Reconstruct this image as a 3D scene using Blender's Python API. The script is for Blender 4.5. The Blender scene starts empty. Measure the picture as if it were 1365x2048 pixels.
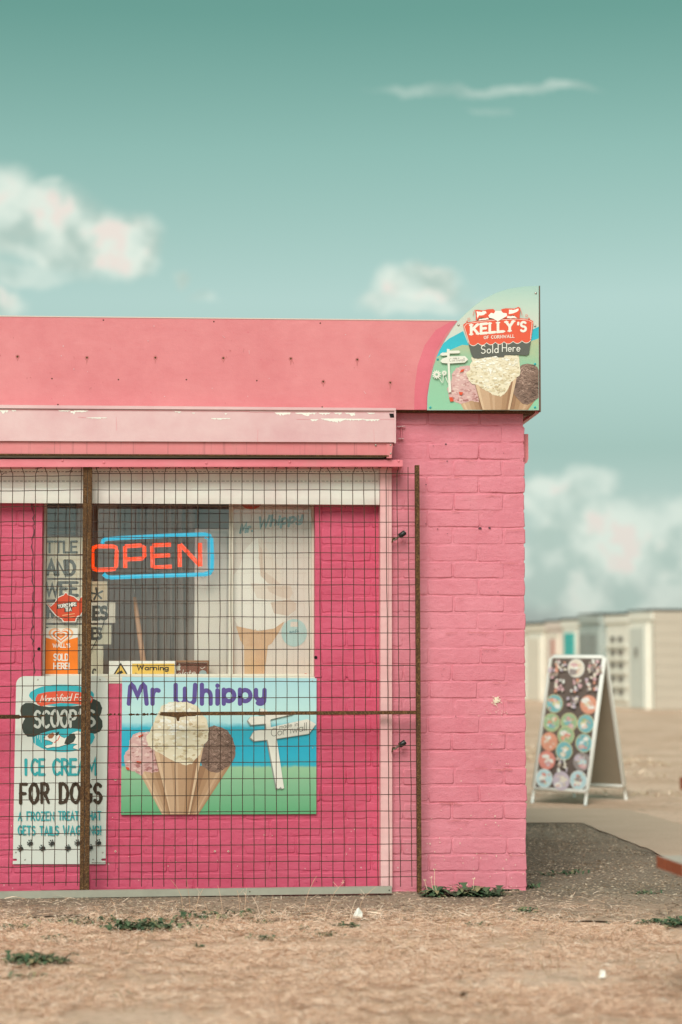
import bpy, math, random
from mathutils import Vector, noise as mnoise
random.seed(7)
SC = bpy.context.scene
COL = SC.collection
PI = math.pi
# ------------------------------------------------------------------ camera
FPX = 4005.0                       # focal length in photo pixels
DIST = 9.0
PITCH = math.atan(281 / FPX)
YAW = math.radians(3.7)
fwd = Vector((math.sin(YAW) * math.cos(PITCH), math.cos(YAW) * math.cos(PITCH), math.sin(PITCH)))
rgt = Vector((math.cos(YAW), -math.sin(YAW), 0))
upv = rgt.cross(fwd)
fh = Vector((math.sin(YAW), math.cos(YAW), 0))
def ray(px, py):
    return fwd * FPX + rgt * (px - 682.5) + upv * (1024 - py)
_r = ray(950, 1785)
CAMH = -_r.z / _r.y * DIST
CP = Vector((0, -DIST, CAMH))
def F(px, py, d=0.0):              # point of the plane d metres in front of the brick facade
    r = ray(px, py); t = (DIST - d) / r.y
    return CP + r * t
def G(px, py, z=0.0):              # point of the level z
    r = ray(px, py); t = (z - CAMH) / r.z
    return CP + r * t

cam = bpy.data.cameras.new('camera'); camo = bpy.data.objects.new('camera', cam); COL.objects.link(camo)
camo.location = CP; camo.rotation_euler = (PI / 2 + PITCH, 0, -YAW)
cam.sensor_fit = 'HORIZONTAL'; cam.sensor_width = 24.0; cam.lens = FPX / 1365 * 24.0
cam.clip_end = 3000; cam.clip_start = 0.1
cam.dof.use_dof = True; cam.dof.focus_distance = 9.0; cam.dof.aperture_fstop = 1.9
SC.camera = camo
# ------------------------------------------------------------------ world, sun, exposure
SUN_EL, SUN_AZ = math.radians(42), math.radians(196)   # azimuth from +Y clockwise: behind the camera, to its left
SKY_STRENGTH = 0.1
SKYR = [(0.0, (.66, .74, .67)), (0.04, (.56, .68, .62)), (0.10, (.385, .57, .515)), (0.174, (.58, .83, .775)), (0.246, (.44, .79, .71)), (0.31, (.28, .66, .57)), (0.9, (.36, .70, .70))]
W = bpy.data.worlds.new("World"); SC.world = W; W.use_nodes = True
nt = W.node_tree; nt.nodes.clear()
def WN(t, **k):
    n = nt.nodes.new(t)
    for a, b in k.items(): setattr(n, a, b)
    return n
def M_(op, a, b=None, c=None, clamp=False):
    n = WN('ShaderNodeMath', operation=op, use_clamp=clamp)
    for i, v in enumerate((a, b, c)):
        if v is None: continue
        if isinstance(v, (int, float)): n.inputs[i].default_value = v
        else: nt.links.new(v, n.inputs[i])
    return n.outputs[0]
def sstep(x, lo, hi):
    n = WN('ShaderNodeMapRange', interpolation_type='SMOOTHSTEP'); n.clamp = True
    nt.links.new(x, n.inputs[0]); n.inputs[1].default_value = lo; n.inputs[2].default_value = hi
    return n.outputs[0]
def wmix(f, a, b, typ='MIX'):
    n = WN('ShaderNodeMix', data_type='RGBA', blend_type=typ)
    for s, v in ((n.inputs[0], f), (n.inputs[6], a), (n.inputs[7], b)):
        if isinstance(v, (int, float)): s.default_value = v
        elif isinstance(v, tuple): s.default_value = v + (1,)
        else: nt.links.new(v, s)
    return n.outputs[2]
tc = WN('ShaderNodeTexCoord').outputs['Generated']
sky = WN('ShaderNodeTexSky', sky_type='NISHITA'); sky.sun_disc = False
sky.sun_elevation = SUN_EL; sky.sun_rotation = SUN_AZ; sky.air_density = 1.2; sky.dust_density = 1.5; sky.ozone_density = 1.0
sep = WN('ShaderNodeSeparateXYZ'); nt.links.new(tc, sep.inputs[0])
dx, dy, dz = sep.outputs
bw = WN('ShaderNodeRGBToBW'); nt.links.new(sky.outputs[0], bw.inputs[0]); skyl = bw.outputs[0]   # the sky's own brightness, tinted teal below
gr = WN('ShaderNodeValToRGB'); nt.links.new(dz, gr.inputs[0])
gr.color_ramp.interpolation = 'EASE' if False else 'LINEAR'; e = gr.color_ramp.elements; e[0].position = 0.0; e[0].color = SKYR[0][1] + (1,); e[1].position = 0.9; e[1].color = SKYR[-1][1] + (1,)
for p_, c_ in SKYR[1:-1]:
    q = e.new(p_); q.color = c_ + (1,)
cmb = WN('ShaderNodeCombineColor')
for i in range(3): nt.links.new(skyl, cmb.inputs[i])
skyc = wmix(1.0, cmb.outputs[0], gr.outputs[0], 'MULTIPLY')
ys = M_('MAXIMUM', dy, 0.02)
u0 = M_('DIVIDE', dx, ys); v0 = M_('DIVIDE', dz, ys)
nz = WN('ShaderNodeTexNoise'); nz.inputs['Scale'].default_value = 26; nz.inputs['Detail'].default_value = 6; nz.inputs['Roughness'].default_value = 0.55
nt.links.new(tc, nz.inputs['Vector'])
nsep = WN('ShaderNodeSeparateColor'); nt.links.new(nz.outputs['Color'], nsep.inputs[0])
nzf = WN('ShaderNodeTexNoise'); nzf.inputs['Scale'].default_value = 60; nzf.inputs['Detail'].default_value = 5
nt.links.new(tc, nzf.inputs['Vector'])
u = M_('ADD', u0, M_('MULTIPLY', M_('SUBTRACT', nsep.outputs[0], 0.5), 0.040))
v = M_('ADD', v0, M_('MULTIPLY', M_('SUBTRACT', nsep.outputs[1], 0.5), 0.030))
front = M_('GREATER_THAN', dy, 0.05)
# (px, py, rx, ry, strength): clouds as directions
CL = [(-30, 420, 120, 95, 1.0), (70, 440, 110, 75, 1), (170, 485, 130, 72, 1), (235, 490, 85, 62, 1), (60, 545, 150, 35, .55), (10, 610, 45, 30, .9), (362, 548, 26, 22, .75),
      (425, 590, 36, 14, .45), (95, 372, 28, 18, .5), (850, 566, 105, 48, 1), (880, 548, 60, 30, 1), (800, 600, 95, 34, .7), (900, 600, 90, 28, .6),
      (860, 180, 110, 13, .30), (1000, 176, 120, 14, .42), (1120, 170, 90, 10, .42), (975, 228, 55, 9, .22),
      (1110, 1000, 85, 62, .9), (1190, 960, 70, 40, .8), (1230, 1080, 190, 100, .9), (1360, 1060, 110, 60, .85), (1330, 1190, 260, 110, .8), (1100, 1150, 130, 80, .7)]
mask = None
for (px, py, rx, ry, st) in CL:
    r_ = ray(px, py); cu, cv = r_.x / r_.y, r_.z / r_.y
    a = M_('DIVIDE', M_('SUBTRACT', u, cu), rx / FPX); b = M_('DIVIDE', M_('SUBTRACT', v, cv), ry / FPX)
    q = M_('SQRT', M_('ADD', M_('MULTIPLY', a, a), M_('MULTIPLY', b, b)))
    m = M_('MULTIPLY', M_('SUBTRACT', 1.0, sstep(q, 0.62, 1.22)), st)
    mask = m if mask is None else M_('MAXIMUM', mask, m)
det = sstep(nzf.outputs['Fac'], 0.25, 0.62)
mask = M_('MULTIPLY', M_('MULTIPLY', mask, front), M_('ADD', 0.62, M_('MULTIPLY', det, 0.38)))
# the rest of the sky carries clouds of the same kind
nb = WN('ShaderNodeTexNoise'); nb.inputs['Scale'].default_value = 3.2; nb.inputs['Detail'].default_value = 7
nt.links.new(tc, nb.inputs['Vector'])
away = M_('SUBTRACT', 1.0, M_('MULTIPLY', M_('SUBTRACT', 1.0, sstep(M_('ABSOLUTE', M_('SUBTRACT', u0, 0.065)), 0.2, 0.34)), M_('MULTIPLY', front, M_('SUBTRACT', 1.0, sstep(v0, 0.34, 0.5)))))
rest = M_('MULTIPLY', M_('MULTIPLY', sstep(nb.outputs['Fac'], 0.52, 0.66), away), M_('MULTIPLY', sstep(dz, 0.02, 0.12), .85))
mask = M_('MAXIMUM', mask, rest)
nsh = WN('ShaderNodeTexNoise'); nsh.inputs['Scale'].default_value = 42; nsh.inputs['Detail'].default_value = 5
nt.links.new(tc, nsh.inputs['Vector'])
cloudc = wmix(sstep(nsh.outputs['Fac'], 0.36, 0.58), (2.9, 3.7, 3.3), (4.9, 5.4, 4.8))
lowgrey = wmix(sstep(v0, 0.0, 0.10), (0.92, 0.93, 0.92), (1.0, 1.0, 1.0))
hi = sstep(nzf.outputs['Fac'], 0.50, 0.60)
cloudc = wmix(M_('MULTIPLY', hi, M_('MULTIPLY', sstep(mask, .6, .9), sstep(nsh.outputs['Fac'], .44, .56))), cloudc, (5.2, 4.75, 4.3))
cloudc = wmix(1.0, cloudc, lowgrey, 'MULTIPLY')
final = wmix(mask, skyc, cloudc)
bg = WN('ShaderNodeBackground'); bg.inputs[1].default_value = SKY_STRENGTH
nt.links.new(final, bg.inputs[0]); wo = WN('ShaderNodeOutputWorld'); nt.links.new(bg.outputs[0], wo.inputs[0])

sl = bpy.data.lights.new('sun', 'SUN'); sl.energy = 2.1; sl.angle = math.radians(35); sl.color = (1.0, 0.90, 0.83)
so = bpy.data.objects.new('sun', sl); COL.objects.link(so)
sd = Vector((math.sin(SUN_AZ) * math.cos(SUN_EL), math.cos(SUN_AZ) * math.cos(SUN_EL), math.sin(SUN_EL)))
so.rotation_euler = sd.to_track_quat('Z', 'Y').to_euler(); so.location = (-8, -14, 12)
SC.view_settings.view_transform = 'Standard'; SC.view_settings.look = 'None'
SC.view_settings.gamma = 1; SC.view_settings.exposure = 0.7; SC.view_settings.use_curve_mapping = False
SC.render.engine = 'CYCLES'

# ------------------------------------------------------------------ materials
MATS = {}
def s2l(c): return tuple(((x / 255) / 12.92 if x / 255 <= .04045 else ((x / 255 + .055) / 1.055) ** 2.4) for x in c)
class NT:
    def __init__(s, name):
        s.m = bpy.data.materials.new(name); s.m.use_nodes = True; s.t = s.m.node_tree
        s.b = s.t.nodes['Principled BSDF']; s.tc = s.t.nodes.new('ShaderNodeTexCoord')
    def n(s, t, **k):
        x = s.t.nodes.new(t)
        for a, b in k.items(): setattr(x, a, b)
        return x
    def l(s, a, b): s.t.links.new(a, b)
    def noise(s, scale, detail=4, rough=.5, vec=None, stretch=None, coord='Object'):
        x = s.n('ShaderNodeTexNoise'); x.inputs['Scale'].default_value = scale; x.inputs['Detail'].default_value = detail; x.inputs['Roughness'].default_value = rough
        src = s.tc.outputs[coord] if vec is None else vec
        if stretch:
            mp = s.n('ShaderNodeMapping'); mp.inputs['Scale'].default_value = stretch; s.l(src, mp.inputs[0]); src = mp.outputs[0]
        s.l(src, x.inputs['Vector']); return x.outputs['Fac']
    def ramp(s, f, stops):
        r = s.n('ShaderNodeValToRGB'); s.l(f, r.inputs[0]); el = r.color_ramp.elements
        el[0].position = stops[0][0]; el[0].color = tuple(stops[0][1]) + (1,); el[1].position = stops[-1][0]; el[1].color = tuple(stops[-1][1]) + (1,)
        for p, c in stops[1:-1]: q = el.new(p); q.color = tuple(c) + (1,)
        return r.outputs[0]
    def mix(s, f, a, b, typ='MIX'):
        n = s.n('ShaderNodeMix', data_type='RGBA', blend_type=typ)
        for so_, v in ((n.inputs[0], f), (n.inputs[6], a), (n.inputs[7], b)):
            if isinstance(v, (int, float)): so_.default_value = v
            elif isinstance(v, tuple): so_.default_value = v + (1,)
            else: s.l(v, so_)
        return n.outputs[2]
    def math(s, op, a, b=0.0):
        n = s.n('ShaderNodeMath', operation=op)
        for i, v in enumerate((a, b)):
            if isinstance(v, (int, float)): n.inputs[i].default_value = v
            else: s.l(v, n.inputs[i])
        return n.outputs[0]
    def bump(s, h, dist=.002, strength=1.0):
        b = s.n('ShaderNodeBump'); b.inputs['Distance'].default_value = dist; b.inputs['Strength'].default_value = strength
        s.l(h, b.inputs['Height'])
        pr = getattr(s, 'last', None)
        if pr: s.l(pr, b.inputs['Normal'])
        s.last = b.outputs[0]; s.l(s.last, s.b.inputs['Normal'])
    def col(s, c):
        if isinstance(c, tuple): s.b.inputs['Base Color'].default_value = c + (1,)
        else: s.l(c, s.b.inputs['Base Color'])
    def rough(s, r, spec=.4):
        s.b.inputs['Roughness'].default_value = r; s.b.inputs['Specular IOR Level'].default_value = spec
def world_pos(k):
    return k.n('ShaderNodeNewGeometry').outputs['Position']
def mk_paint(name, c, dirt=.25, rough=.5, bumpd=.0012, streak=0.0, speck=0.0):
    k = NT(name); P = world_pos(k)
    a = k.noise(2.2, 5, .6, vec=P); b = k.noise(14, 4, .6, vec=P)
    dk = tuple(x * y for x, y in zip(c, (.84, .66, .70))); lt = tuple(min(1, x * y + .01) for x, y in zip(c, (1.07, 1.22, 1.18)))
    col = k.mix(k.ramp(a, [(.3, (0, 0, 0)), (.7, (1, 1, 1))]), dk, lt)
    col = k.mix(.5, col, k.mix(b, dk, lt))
    if streak:
        s1 = k.noise(30, 4, .6, vec=P, stretch=(1.6, 1, .05)); f = k.ramp(s1, [(.56, (0, 0, 0)), (.72, (streak,) * 3)])
        col = k.mix(f, col, tuple(x * .45 for x in c))
    if dirt:
        d = k.noise(7, 6, .7, vec=P); f = k.ramp(d, [(.55, (0, 0, 0)), (.8, (dirt,) * 3)])
        col = k.mix(f, col, (.30, .16, .13))
    if speck:
        v = k.n('ShaderNodeTexVoronoi'); v.inputs['Scale'].default_value = 24; k.l(P, v.inputs['Vector'])
        f = k.ramp(v.outputs['Distance'], [(.06, (speck,) * 3), (.12, (0, 0, 0))])
        sx = k.n('ShaderNodeSeparateXYZ'); k.l(P, sx.inputs[0])
        zz = k.n('ShaderNodeMapRange'); k.l(sx.outputs[2], zz.inputs[0]); zz.inputs[1].default_value = 0.0; zz.inputs[2].default_value = .75; zz.inputs[3].default_value = 1; zz.inputs[4].default_value = 0
        sep2 = k.n('ShaderNodeSeparateColor'); k.l(v.outputs['Color'], sep2.inputs[0])
        pick = k.math('LESS_THAN', sep2.outputs[0], .22)
        ff = k.math('MULTIPLY', k.math('MULTIPLY', f, zz.outputs[0]), pick)
        col = k.mix(ff, col, (.75, .60, .55))
    k.col(col); k.rough(rough)
    if bumpd:
        k.bump(k.noise(210, 4, .75, vec=P), bumpd * 1.9); k.bump(k.noise(60, 4, .65, vec=P, stretch=(1, 1, .3)), bumpd * 1.2); k.bump(k.noise(26, 5, .6, vec=P), bumpd * 2.6); k.bump(k.noise(9, 4, .6, vec=P, stretch=(1, 1, 3)), bumpd * 3)
    MATS[name] = k.m; return k.m
def mk_flat(name, c, rough=.55, spec=.4, var=.08, scale=30, bumpd=0, metal=0):
    k = NT(name); a = k.noise(scale, 4, .6, vec=world_pos(k))
    k.col(k.mix(a, tuple(x * (1 - var) for x in c), tuple(min(1, x * (1 + var)) for x in c))); k.rough(rough, spec)
    k.b.inputs['Metallic'].default_value = metal
    if bumpd: k.bump(k.noise(scale * 4, 3, vec=world_pos(k)), bumpd)
    MATS[name] = k.m; return k.m
def mk_rust(name, dark=1.0):
    k = NT(name); P = world_pos(k)
    a = k.noise(190, 3, .75, vec=P); b = k.noise(20, 4, .7, vec=P)
    c = k.ramp(a, [(.35, (.055 * dark, .026 * dark, .014 * dark)), (.55, (.16 * dark, .075 * dark, .028 * dark)), (.68, (.34 * dark, .19 * dark, .085 * dark))])
    c = k.mix(k.ramp(b, [(.4, (0, 0, 0)), (.7, (.5, .5, .5))]), c, (.06 * dark, .035 * dark, .025 * dark))
    k.col(c); k.rough(.85, .2); k.bump(a, .0015); MATS[name] = k.m
def mk_emit(name, c, s):
    k = NT(name); k.col(tuple(x * .3 for x in c)); k.b.inputs['Emission Color'].default_value = tuple(c) + (1,); k.b.inputs['Emission Strength'].default_value = s; k.rough(.3); MATS[name] = k.m

PINK = (.69, .205, .262)
mk_paint('pink_brick', PINK, dirt=.12, speck=.8)
mk_paint('pink_brick_shaded', (.65, .085, .165), dirt=.15, speck=.8)  # same pink paint made deeper: shade of the recess put into the colour
mk_paint('pink_fascia', (.67, .205, .222), dirt=.05, rough=.38, bumpd=.0003)
mk_paint('pink_awning', (.70, .44, .45), dirt=.08, rough=.35, bumpd=.0002)
mk_paint('pink_awning_low', (.66, .205, .215), dirt=.35, rough=.4, bumpd=.0002, streak=.8)
mk_paint('pink_angle', (.72, .19, .23), dirt=.35, rough=.45, bumpd=.0004)
mk_paint('pink_pale_rail', (.82, .46, .46), dirt=.10, rough=.4, bumpd=.0002, streak=.15)
mk_paint('shutter_cream', (.80, .74, .68), dirt=.16, rough=.45, bumpd=.0002)
mk_flat('frame_cream', (.66, .60, .50), var=.1)
mk_flat('board_grey', (.33, .31, .25), rough=.8, var=.22, scale=12, bumpd=.001)
mk_flat('black_plastic', (.018, .017, .016), rough=.35)
mk_flat('black_hole', (.006, .005, .005), rough=.9)
mk_flat('steel', (.42, .38, .33), rough=.4, metal=.8)
mk_flat('white_patch', (.80, .77, .70), rough=.7)
mk_rust('rust', .78); mk_rust('rust_dark', .5)
k = NT('wire'); P = world_pos(k); k.col(k.ramp(k.noise(90, 3, .7, vec=P), [(.35, (.035, .022, .016)), (.65, (.10, .055, .032))])); k.rough(.7, .3); MATS['wire'] = k.m
mk_emit('neon_orange', (.78, .045, .002), 1.0)
mk_emit('neon_blue', (.0, .27, .40), 1.0)
mk_flat('sawn_rust_wood', (.30, .075, .03), rough=.8, var=.3)
# ------------------------------------------------------------------ mesh collector
class MB:
    def __init__(s): s.v = []; s.f = []; s.mi = []; s.sm = []; s.uv = []; s.mats = []
    def mat(s, name):
        if name not in s.mats: s.mats.append(name)
        return s.mats.index(name)
    def poly(s, pts, mat, smooth=False, uvs=None):
        i = len(s.v); s.v += [Vector(p) for p in pts]; s.f.append(list(range(i, i + len(pts)))); s.mi.append(s.mat(mat)); s.sm.append(smooth)
        s.uv.append(uvs or [(0, 0)] * len(pts))
    def faces(s, vs, fs, mat, smooth=False):
        i = len(s.v); s.v += [Vector(p) for p in vs]; m = s.mat(mat)
        for f in fs:
            s.f.append([i + a for a in f]); s.mi.append(m); s.sm.append(smooth); s.uv.append([(0, 0)] * len(f))
    def hexa(s, p8, mat):     # 0-3 one face, 4-7 the opposite one
        s.faces(p8, [(0, 1, 2, 3), (7, 6, 5, 4), (0, 4, 5, 1), (1, 5, 6, 2), (2, 6, 7, 3), (3, 7, 4, 0)], mat)
    def box(s, a, b, mat, bev=0.0):
        x0, x1 = sorted((a[0], b[0])); y0, y1 = sorted((a[1], b[1])); z0, z1 = sorted((a[2], b[2]))
        if bev <= 0:
            s.hexa([(x0, y0, z0), (x1, y0, z0), (x1, y0, z1), (x0, y0, z1), (x0, y1, z0), (x1, y1, z0), (x1, y1, z1), (x0, y1, z1)], mat); return
        import bmesh
        bm = bmesh.new(); bmesh.ops.create_cube(bm, size=1)
        for v_ in bm.verts: v_.co = Vector(((x0 + x1) / 2 + v_.co.x * (x1 - x0), (y0 + y1) / 2 + v_.co.y * (y1 - y0), (z0 + z1) / 2 + v_.co.z * (z1 - z0)))
        bmesh.ops.bevel(bm, geom=bm.edges[:], offset=bev, segments=2, profile=.6, affect='EDGES')
        bm.verts.index_update(); s.faces([v_.co.copy() for v_ in bm.verts], [[q.index for q in f.verts] for f in bm.faces], mat); bm.free()
    def prism(s, pts, off, mat, side=None):      # polygon extruded by a vector
        off = Vector(off); n = len(pts); a = [Vector(p) for p in pts]; b = [p + off for p in a]
        s.poly(a, mat); s.poly(b[::-1], side or mat)
        for i in range(n): s.poly([a[i], b[i], b[(i + 1) % n], a[(i + 1) % n]], side or mat)
    def tube(s, path, r, mat, n=6, cap=True, closed=False):
        path = [Vector(p) for p in path]; L = len(path); rings = []
        for i, p in enumerate(path):
            if closed: t = (path[(i + 1) % L] - path[i - 1])
            else: t = (path[min(i + 1, L - 1)] - path[max(i - 1, 0)])
            t.normalize(); ref = Vector((0, 0, 1)) if abs(t.z) < .9 else Vector((0, 1, 0))
            a = t.cross(ref).normalized(); b = t.cross(a)
            rr = r[i] if isinstance(r, (list, tuple)) else r
            rings.append([p + a * math.cos(2 * PI * q / n) * rr + b * math.sin(2 * PI * q / n) * rr for q in range(n)])
        vs = [x for g in rings for x in g]; fs = []
        for i in range(L if closed else L - 1):
            for q in range(n):
                j = (i + 1) % L
                fs.append((i * n + q, i * n + (q + 1) % n, j * n + (q + 1) % n, j * n + q))
        if cap and not closed: fs += [tuple(range(n)), tuple(range((L - 1) * n, L * n))[::-1]]
        s.faces(vs, fs, mat, smooth=n > 4)
    def build(s, name, parent=None, label=None, cat=None, group=None, kind=None, base=None):
        me = bpy.data.meshes.new(name)
        if parent is not None: o0 = parent['_loc']; o0 = Vector(o0)
        elif base is not None: o0 = Vector(base)
        else:
            xs = [p.x for p in s.v]; ys_ = [p.y for p in s.v]; zs = [p.z for p in s.v]
            o0 = Vector(((min(xs) + max(xs)) / 2, (min(ys_) + max(ys_)) / 2, min(zs)))
        me.from_pydata([tuple(p - o0) for p in s.v], [], s.f)
        for m in s.mats: me.materials.append(MATS[m])
        me.polygons.foreach_set('material_index', s.mi); me.polygons.foreach_set('use_smooth', s.sm)
        uvl = me.uv_layers.new(name='UVMap'); flat = [c for f in s.uv for p in f for c in p]; uvl.data.foreach_set('uv', flat)
        me.update()
        o = bpy.data.objects.new(name, me); COL.objects.link(o)
        if parent is None: o.location = o0; o['_loc'] = list(o0)
        else: o.parent = parent; o['_loc'] = list(parent['_loc'])
        tag(o, label, cat, group, kind); return o
def tag(o, label=None, cat=None, group=None, kind=None):
    if label: o['label'] = label
    if cat: o['category'] = cat
    if group: o['group'] = group
    if kind: o['kind'] = kind
    return o
def thing(name, loc, label, cat, group=None):
    o = bpy.data.objects.new(name, None); COL.objects.link(o); o.location = loc; o['_loc'] = list(loc); o.empty_display_size = .1
    return tag(o, label, cat, group)
# ------------------------------------------------------------------ stroke lettering
def A(cx, cy, rx, ry, a0, a1, n=12):
    return [(cx + rx * math.cos(math.radians(a0 + (a1 - a0) * i / n)), cy + ry * math.sin(math.radians(a0 + (a1 - a0) * i / n))) for i in range(n + 1)]
GL = {
 'A': (.66, [[(0, 0), (.33, 1), (.66, 0)], [(.13, .34), (.53, .34)]]),
 'C': (.58, [A(.34, .5, .34, .5, 48, 312)]),
 'D': (.60, [[(0, 0), (0, 1)], [(0, 1), (.2, 1)] + A(.2, .5, .38, .5, 80, -80) + [(.2, 0), (0, 0)]]),
 'E': (.48, [[(.48, 1), (0, 1), (0, 0), (.48, 0)], [(0, .52), (.4, .52)]]),
 'F': (.46, [[(.46, 1), (0, 1), (0, 0)], [(0, .5), (.38, .5)]]),
 'G': (.62, [A(.34, .5, .34, .5, 48, 300) + [(.62, .12), (.62, .42), (.38, .42)]]),
 'H': (.58, [[(0, 0), (0, 1)], [(.58, 0), (.58, 1)], [(0, .5), (.58, .5)]]),
 'I': (.06, [[(.03, 0), (.03, 1)]]),
 'K': (.58, [[(0, 0), (0, 1)], [(.56, 1), (.04, .46)], [(.2, .6), (.58, 0)]]),
 'L': (.44, [[(0, 1), (0, 0), (.44, 0)]]),
 'M': (.74, [[(0, 0), (.06, 1), (.37, .3), (.68, 1), (.74, 0)]]),
 'N': (.58, [[(0, 0), (0, 1), (.58, 0), (.58, 1)]]),
 'O': (.66, [A(.33, .5, .33, .5, 90, 450, 24)]),
 'P': (.52, [[(0, 0), (0, 1), (.24, 1)] + A(.24, .73, .27, .27, 80, -80) + [(.24, .46), (0, .46)]]),
 'R': (.56, [[(0, 0), (0, 1), (.24, 1)] + A(.24, .75, .26, .25, 80, -80) + [(.22, .5), (0, .5)], [(.24, .5), (.56, 0)]]),
 'S': (.52, [A(.27, .755, .24, .245, 35, 255, 10) + A(.25, .26, .26, .26, 75, -145, 10)]),
 'T': (.58, [[(0, 1), (.58, 1)], [(.29, 1), (.29, 0)]]),
 'W': (.84, [[(0, 1), (.2, 0), (.42, .8), (.64, 0), (.84, 1)]]),
 'Y': (.60, [[(0, 1), (.3, .48), (.6, 1)], [(.3, .48), (.3, 0)]]),
 'Z': (.52, [[(0, 1), (.52, 1), (0, 0), (.52, 0)]]),
 'a': (.46, [A(.22, .26, .22, .26, 60, 400, 18), [(.44, .52), (.44, 0)]]),
 'd': (.46, [A(.22, .26, .22, .26, 60, 400, 18), [(.44, 1), (.44, 0)]]),
 'e': (.46, [[(.02, .28), (.45, .28)] + A(.23, .26, .22, .26, 10, 315, 16)]),
 'f': (.30, [A(.3, .8, .16, .2, 80, 180, 6) + [(.14, 0)], [(0, .52), (.3, .52)]]),
 'g': (.46, [A(.22, .26, .22, .26, 60, 400, 18), [(.44, .52), (.44, -.1)] + A(.22, -.1, .22, .2, 0, -150, 8)]),
 'h': (.44, [[(0, 1), (0, 0)], [(0, .3)] + A(.21, .31, .21, .22, 150, 0, 8) + [(.42, 0)]]),
 'i': (.06, [[(.03, .52), (.03, 0)], [(.03, .76), (.03, .78)]]),
 'l': (.06, [[(.03, 1), (.03, 0)]]),
 'm': (.66, [[(0, .52), (0, 0)], [(0, .3)] + A(.17, .32, .16, .2, 150, 0, 7) + [(.33, 0)], [(.33, .3)] + A(.49, .32, .16, .2, 150, 0, 7) + [(.65, 0)]]),
 'n': (.42, [[(0, .52), (0, 0)], [(0, .3)] + A(.2, .31, .2, .21, 150, 0, 7) + [(.4, 0)]]),
 'o': (.46, [A(.23, .26, .23, .26, 90, 450, 18)]),
 'p': (.46, [[(0, .52), (0, -.32)], A(.23, .26, .23, .26, 180, 540, 18)]),
 'r': (.30, [[(0, .52), (0, 0)], [(0, .3)] + A(.18, .3, .18, .22, 150, 55, 5)]),
 's': (.36, [A(.18, .385, .16, .14, 30, 255, 7) + A(.18, .13, .17, .14, 75, -145, 7)]),
 't': (.30, [[(.14, .8), (.14, .1), (.28, .02)], [(0, .52), (.3, .52)]]),
 'u': (.42, [[(0, .52)] + A(.2, .2, .2, .2, 180, 350, 7) + [(.4, .52)], [(.4, .52), (.4, 0)]]),
 'w': (.60, [[(0, .52), (.15, 0), (.30, .42), (.45, 0), (.60, .52)]]),
 'v': (.40, [[(0, .52), (.2, 0), (.4, .52)]]),
 'y': (.44, [[(0, .52)] + A(.2, .24, .2, .22, 190, 350, 7) + [(.42, .52)], [(.42, .52), (.42, -.05)] + A(.2, -.08, .22, .2, 0, -150, 8)]),
 'c': (.42, [A(.23, .26, .23, .26, 50, 310, 12)]),
 '!': (.06, [[(.03, 1), (.03, .32)], [(.03, .02), (.03, .04)]]),
 "'": (.06, [[(.05, 1.02), (.0, .80)]]), '.': (.06, [[(.03, .0), (.03, .02)]]), ' ': (.28, []),
}
GL['c_W'] = (.9, [A(.22, .42, .2, .4, 160, 350, 10), A(.66, .42, .22, .4, 190, 380, 10)])
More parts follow.
